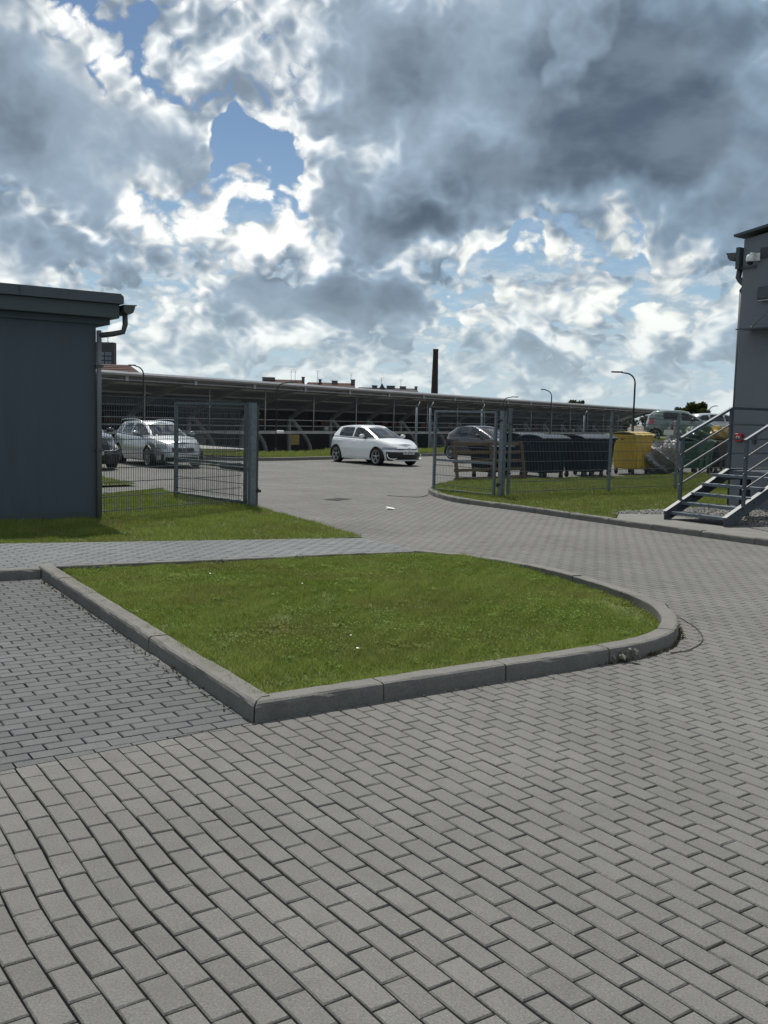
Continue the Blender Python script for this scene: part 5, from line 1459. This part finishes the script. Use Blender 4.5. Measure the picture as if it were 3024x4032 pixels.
# ------------------------------------------------------------------ lamp posts
def lamp_post(label, x, y, ztop, zbase, arm, adir):
    t = empty('street_lamp', (x, y, zbase), adir, label, 'street lamp', 'slim black lamp posts')
    h = ztop - zbase
    pts = [(0, 0, 0), (0, 0, 1.1)]; mb = MB(); mb.tube(pts, .06, 10); mb.build('base', m_lamp, t)
    R = .45; arc = [(0, 0, 1.0), (0, 0, h - R - .02)] + [(R * (1 - math.cos(a)), 0, h - R - .02 + R * math.sin(a)) for a in np.linspace(.2, 1.35, 7)] + [(arm * .62, 0, h + .015)]
    mb = MB(); mb.tube(arc, [.040] * 2 + [.034] * 8, 10); mb.build('pole', m_lamp, t)
    mb = MB(); mb.box((arm * .80, 0, h + .03), (arm * .48, .16, .06), bev=.02); hd = mb.build('lamp_head', m_lamp, t)
    mb = MB(); mb.box((arm * .84, 0, h - .004), (arm * .32, .12, .012)); mb.build('lens', m_lampg, hd)
    return t
lamp_post('black lamp post standing above the silver estate car', -12.87, 52.0, 4.16, -.0, .78, math.pi - .1)
l2 = lamp_post('black lamp post left of the white car with a small floodlight', -6.27, 56.0, 3.60, -1.2, .95, .1)
mb = MB(); mb.box((.22, 0, 2.02), (.42, .2, .16), bev=.03); mb.build('floodlight', m_white, l2)
lamp_post('black lamp post with arm to the right above the dark hatchback', 8.88, 75.0, 3.58, -1.5, 1.1, .1)
lamp_post('black lamp post with arm to the left above the navy containers', 11.70, 70.0, 4.03, -1.5, .75, math.pi - .1)
lamp_post('tall black lamp post left of the pale green car', 11.30, 45.0, 4.10, .45, 1.05, math.pi - .1)
lamp_post('distant pale lamp post beyond the white estate car', 29.5, 90.0, 3.6, -.5, .75, .1)

# ------------------------------------------------------------------ stadium stand
# the stand is laid out directly: s along, u away from the camera
SP0 = Vector((-17.05, 58.0)); SDIR = Vector((58.65, 93.0)).normalized(); SN = Vector((-SDIR.y, SDIR.x))
def stadium():
    ang = math.atan2(SDIR.y, SDIR.x)
    t = empty('stadium_stand', (SP0.x, SP0.y, 0), ang, 'long low stadium stand with a cantilever roof across the background', 'grandstand')
    S0, S1 = -14.0, 118.0
    U = lambda y: y                       # local +y = SN: away from the camera (to the left)
    prof = [(0.0, 3.93), (2.5, 3.66), (5.0, 3.24), (7.5, 2.60), (9.8, 1.72)]
    mb = MB(); n = len(prof); vs = []
    for x in (S0, S1): vs += [(x, y, z) for y, z in prof] + [(x, y, z + .10) for y, z in prof]
    m = 2 * n; fs = []
    for i in range(n - 1): fs += [(i, m + i, m + i + 1, i + 1), (n + i, n + i + 1, m + n + i + 1, m + n + i)]
    fs += [(0, n, m + n, m)]
    mb.add(vs, fs); roof = mb.build('roof', m_stroof, t)
    mb = MB(); mb.add([(S0, -.28, 3.90), (S1, -.28, 3.90), (S1, -.34, 4.02), (S0, -.34, 4.02), (S1, -.22, 4.14), (S0, -.22, 4.14), (S1, .10, 4.16), (S0, .10, 4.16), (S0, .0, 3.88), (S1, .0, 3.88)],
                    [(0, 1, 2, 3), (3, 2, 4, 5), (5, 4, 6, 7), (8, 9, 1, 0), (7, 6, 9, 8)]); mb.build('gutter', m_stgut, roof)
    mb = MB(); mb.tube([(S0, .05, 3.66), (S1, .05, 3.66)], .045, 8); mb.build('service_pipe', m_stgut, t)
    for y, z in ((2.6, 3.56), (5.4, 3.05), (8.2, 2.25)):
        mb = MB(); mb.box(((S0 + S1) / 2, y, z), (S1 - S0, .12, .14)); mb.build('purlin', m_ststeel, roof)
    # cross frames
    k0 = int(math.ceil(S0 / 6)); K = int(S1 // 6)
    for k in range(k0, K):
        x = k * 6.0 + 2.2
        mb = MB(); mb.box((x, .0, 3.74), (.26, .18, .30)); mb.build('pipe_bracket', m_stgut, roof)
        pts = [(1.0, 3.66), (3.0, 3.42), (5.2, 2.95), (6.6, 2.35), (7.1, 1.75), (6.2, 1.15), (5.2, .55)]
        pts = [(.8, 3.70), (2.6, 3.22), (4.4, 2.52), (6.1, 1.45)]
        c = catmull([Vector((p[0], p[1], 0)) for p in pts], 4); mb = MB(); vs = []; fs = []
        for i, p in enumerate(c):
            w = .20 + .16 * math.sin(min(1, i / len(c)) * math.pi); a = c[min(i + 1, len(c) - 1)] - c[max(i - 1, 0)]; nn = Vector((-a.y, a.x)).normalized() * w / 2
            for dx in (-.14, .14):
                vs += [(x + dx, p.x + nn.x, p.y + nn.y), (x + dx, p.x - nn.x, p.y - nn.y)]
        for i in range(len(c) - 1):
            b = i * 4; fs += [(b, b + 1, b + 5, b + 4), (b + 2, b + 6, b + 7, b + 3), (b, b + 4, b + 6, b + 2), (b + 1, b + 3, b + 7, b + 5)]
        mb.add(vs, fs); mb.build('roof_rib', m_ststeel, t)
        # inclined legs below the walkway, an A seen from the front
        for sgn in (-1, 1):
            mb = MB(); q = catmull([(x + sgn * .05, 6.1, 1.55), (x + sgn * .75, 5.6, .6), (x + sgn * 1.35, 5.1, -.5), (x + sgn * 1.55, 4.9, -1.7)], 4); mb.tube(q, [.20] * len(q), 6); mb.build('inclined_leg', m_stconc if sgn > 0 else m_ststeel, t)
        mb = MB(); mb.tube([(x + 2.4, .9, .45), (x + 2.4, .9, 3.50)], .05, 6); mb.build('hanger_post', m_stgut if k % 2 else m_ststeel, t)
    mb = MB(); mb.box(((S0 + S1) / 2, 1.6, .47), (S1 - S0, 1.8, .20)); mb.build('walkway_slab', m_stconc, t)
    for z in (.95, 1.4):
        mb = MB(); mb.tube([(S0, 1.0, z), (S1, 1.0, z)], .03, 6); mb.build('guard_rail', m_ststeel, t)
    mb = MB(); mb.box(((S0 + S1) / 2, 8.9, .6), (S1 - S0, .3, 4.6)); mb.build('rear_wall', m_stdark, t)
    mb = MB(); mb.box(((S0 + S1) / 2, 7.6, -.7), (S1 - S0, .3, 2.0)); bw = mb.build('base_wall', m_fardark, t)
    # rows of seats glimpsed under the roof, in blocks
    r = random.Random(4)
    for k in range(k0, K):
        for q in range(4):
            x = k * 6.0 + q * 1.5 + r.uniform(0, .3)
            if r.random() < .6: continue
            mb = MB(); mb.box((x, 7.6, 1.15 + .12 * (q % 2)), (1.1, .35, .42)); mb.build('seat_block', m_seat, t)
    for k in range(k0, 8):
        if k % 2 == 0:
            mb = MB(); mb.box((k * 6.0 + 4.6, 7.40, -.35), (1.4, .06, .9)); mb.build('wall_panel', m_lidy if k == 4 else m_stconc, bw)
    for k in range(k0, K, 3):
        mb = MB(); mb.box((k * 6.0 + 1.0, 1.4, .78), (.5, .2, .34), bev=.04); mb.build('floodlight', m_stconc, t)
    return t
stadium()
# free-standing net poles between car park and stand
for i, (x, y, h) in enumerate(((1.84, 60.0, 2.44), (2.66, 60.0, 2.44), (6.40, 66.0, 2.5), (15.1, 75.0, 2.33))):
    t = empty('net_pole', (x, y, -1.6), .2, ['grey pole with bracket right of the white car roof', 'grey pole second right of the white car', 'grey pole behind the dark hatchback', 'grey pole behind the navy containers'][i], 'pole', 'grey poles in front of the stand')
    mb = MB(); mb.tube([(0, 0, 0), (0, 0, h + 1.6)], .07, 10); s = mb.build('shaft', m_galv, t)
    mb = MB(); mb.tube([(0, 0, h + 1.55), (.2, 0, h + 1.95)], .04, 6); mb.build('bracket', m_galv, s)

# sunlit path beyond the verge on the left
sheet('far_path', [(-14, 44.2), (-8.6, 44.4), (-5.9, 45.2), (-9.5, 49.5), (-20, 50)], .16, m_gravel, 'pale sunlit path beyond the verge left of the white car')

# ------------------------------------------------------------------ far buildings, chimney, trees
t = empty('brick_chimney', (14.42, 300, 0), 0, 'tall dark brick factory chimney above the stand roof', 'chimney')
mb = MB(); mb.lathe([(1.35, -1.7), (1.0, 12), (.78, 22.2), (.86, 22.3), (.86, 22.9), (.72, 22.9), (.70, 21)], 16); mb.build('shaft', m_brick, t)
for z in (6, 11, 16, 20.5):
    mb = MB(); r_ = 1.35 - (z + 1.7) / 24 * .58; mb.lathe([(r_ + .02, z), (r_ + .06, z + .02), (r_ + .06, z + .16), (r_ + .02, z + .18)], 16); mb.build('iron_band', m_black, t)
mb = MB()
for k in range(20): mb.bar((-.25, -1.25 + k * .022, 1 + k), (.25, -1.25 + k * .022, 1 + k), .05, .05)
o = mb.build('rungs', m_black, t); o["kind"] = 'stuff'

def tower():
    t = empty('office_tower', (-71.1, 220, -1.7), 0, 'dark office tower with ribbon windows above the left building corner', 'building')
    mb = MB(); mb.box((0, 1.1, 9.3), (20, 2.2, 18.6)); mb.build('wall', m_fardark, t)
    for r in range(5):
        for c in range(12):
            x = -9.0 + c * 1.62; z = 12.2 + r * .98 - .1
            if z > 16.6: continue
            f = MB(); f.box((x, -.04, z), (1.5, .10, .88)); w = f.build('window', m_fardark if (r + c) % 5 else m_far, t)
            for q in (-.37, .37):
                g_ = MB(); g_.box((x + q, -.10, z), (.64, .06, .74)); g_.build('pane', m_farglass, w)
    s = empty('roof_sign', (-62.45, 220.2, 17.2), 0, 'dark red letters standing on the office tower roof', 'sign')
    for ch_, x in (('S', -1.6), ('T', 0)):
        me = text_mesh(ch_, 1.35); me.materials.append(m_signred); o = link(bpy.data.objects.new('letter', me), s); o.location = (x, 0, .35); o.rotation_euler = (math.pi / 2, 0, 0); o.scale = (1.05, .75, 1)
    for x in (-1.8, -1.4, -.1, .1):
        mb = MB(); mb.box((x, .05, -.22), (.06, .06, .5)); mb.build('strut', m_black, s)
tower()
def gabled(name, label, x0, x1, y, zb, ze, zr, roofm, depth=9, hip=0.0, chim=(), ants=(), wall=m_far, dorm=()):
    t = empty(name, (x0, y, -1.7), 0, label, 'building'); w = x1 - x0; o = 1.7
    mb = MB(); mb.box((w / 2, depth / 2, (ze + o) / 2), (w, depth, ze + o)); mb.build('wall', wall, t)
    mb = MB(); e = .3
    vs = [(-e, -e, ze + o), (w + e, -e, ze + o), (w + e, depth + e, ze + o), (-e, depth + e, ze + o), (hip, depth / 2, zr + o), (w - hip, depth / 2, zr + o)]
    mb.add(vs, [(0, 1, 5, 4), (2, 3, 4, 5), (1, 2, 5), (3, 0, 4)]); rf = mb.build('roof', roofm, t)
    n = int((zr - ze) / .28)
    for k in range(1, n):
        f = k / n; z = ze + o + (zr - ze) * f; yy = -e + (depth / 2 + e) * f; xa = -e + (hip + e) * f; xb = w + e - (hip + e) * f
        mb = MB(); mb.bar((xa, yy - .03, z + .03), (xb, yy - .03, z + .03), .08, .05); mb.build('tile_course', roofm, rf)
    for cx_, cw, chh in chim:
        mb = MB(); mb.box((cx_, depth / 2 - .3, zr + o + chh / 2 - .5), (cw, 1.0, chh + 1.0)); c_ = mb.build('chimney', m_far, rf)
        mb = MB(); mb.box((cx_, depth / 2 - .3, zr + o + chh + .05), (cw + .16, 1.16, .12)); mb.build('chimney_cap', m_fardark, c_)
    for ax, ah in ants:
        mb = MB(); zz = zr + o; mb.tube([(ax, depth / 2, zz - .2), (ax, depth / 2, zz + ah)], .035, 5)
        for q in range(3): mb.bar((ax - .55 + q * .08, depth / 2, zz + ah - .25 * q), (ax + .55 - q * .1, depth / 2, zz + ah - .25 * q + .08), .03, .03)
        mb.build('aerial', m_fardark, rf)
    for dx, dw, dh in dorm:
        mb = MB(); zz = ze + o; mb.add([(dx - dw / 2, -.2, zz), (dx + dw / 2, -.2, zz), (dx, -.2, zz + dh), (dx - dw / 2, 4, zz), (dx + dw / 2, 4, zz), (dx, 4, zz + dh)], [(0, 1, 2), (0, 2, 5, 3), (1, 4, 5, 2)]); mb.build('dormer', m_fardark, rf)
    return t
gabled('tiled_house', 'brown red tiled hipped roof above the stand at left', -58, -39.0, 150, 0, 7.0, 9.0, m_tile, 10, hip=1.6)
gabled('terrace_house', 'dark red roofed terrace left of centre behind the stand', -24.6, -16.3, 190, 0, 7.0, 8.75, m_tile, 9, hip=.4, chim=((1.2, 2.4, .25), (8.0, .5, .5)), ants=((5.6, 1.9), (6.4, 1.9)))
gabled('terrace_house', 'red roofed terrace in the middle behind the stand', -16.0, -6.4, 190.5, 0, 6.9, 8.4, m_tile, 9, hip=.3, chim=((2.7, .5, .5), (5.6, 1.1, .3), (9.2, .8, .6)), ants=((2.2, 2.3), (8.8, 2.0)))
gabled('terrace_house', 'grey roofed terrace left of the brick chimney', -5.9, 6.0, 191, 0, 6.5, 7.7, m_fardark, 9, hip=.2, chim=((3.4, 1.0, .3), (6.6, 1.6, .3), (9.0, 1.2, .25), (11.6, .5, .3)), ants=((4.7, 1.9), (8.6, 1.7)), dorm=((4.9, 2.2, 1.9),))

def tree(label, x, y, z0, h, rad, seed, n=5200, ls=.26, group='trees beyond the stand'):
    t = empty('tree', (x, y, z0), 0, label, 'tree', group); r = np.random.default_rng(seed)
    mb = MB(); mb.tube([(0, 0, 0), (.1, 0, h * .35), (0, .1, h * .7), (.05, 0, h * .92)], [.25, .2, .12, .03], 8)
    cl = []
    for k in range(16):
        a = r.uniform(0, 6.28); zc = h * r.uniform(.45, .95); d = rad * r.uniform(.25, .85) * (1.15 - .5 * abs(zc / h - .65)); p = (d * math.cos(a), d * math.sin(a), zc)
        mb.tube([(0, 0, zc * .62), (p[0] * .5, p[1] * .5, zc * .84), p], [.09, .05, .015], 5); cl.append((p, rad * r.uniform(.22, .42)))
    mb.build('trunk', m_bark, t)
    C = np.array([c[0] for c in cl]); Rr = np.array([c[1] for c in cl]); k = r.integers(0, len(cl), n)
    v = r.normal(0, 1, (n, 3)); v /= np.linalg.norm(v, axis=1)[:, None]; P = C[k] + v * (Rr[k] * r.random(n) ** .45)[:, None] * np.array([1, 1, .8])
    a = r.normal(0, 1, (n, 3)); a /= np.linalg.norm(a, axis=1)[:, None]; b = np.cross(a, r.normal(0, 1, (n, 3))); b /= np.linalg.norm(b, axis=1)[:, None]; s = r.uniform(.5, 1.2, (n, 1)) * ls
    V = np.stack([P - a * s, P + b * s * .5, P + a * s, P - b * s * .5], 1).reshape(-1, 3)
    me = bpy.data.meshes.new('crown'); me.from_pydata(V.tolist(), [], np.arange(4 * n).reshape(-1, 4).tolist()); me.materials.append(m_leaf); set_shade(me, np.repeat(r.random(n), 4))
    o = link(bpy.data.objects.new('crown', me), t); o["kind"] = 'stuff'
tree('rounded tree rising behind the pale green car', 43.7, 140, -1.7, 6.7, 2.6, 3)
tree('small treetop just above the stand roof right of centre', 39.8, 205, -1.7, 8.2, 1.6, 5, 1500, .3)
tree('tiny treetop above the stand roof left of the lamp', 37.9, 205, -1.7, 8.0, 1.1, 6, 1200, .3)
for i in range(7):
    tree(['low treetop first along the stand roof end', 'low treetop second along the stand roof end', 'low treetop third along the stand roof end', 'low treetop fourth along the stand roof end', 'low treetop fifth along the stand roof end', 'low treetop sixth along the stand roof end', 'low treetop by the green car roof'][i], 52 + i * 3.1, 230 + (i % 3) * 4, -1.7, 5.6 + .4 * (i % 2) - .12 * i, 2.4, 20 + i, 1200, .35)
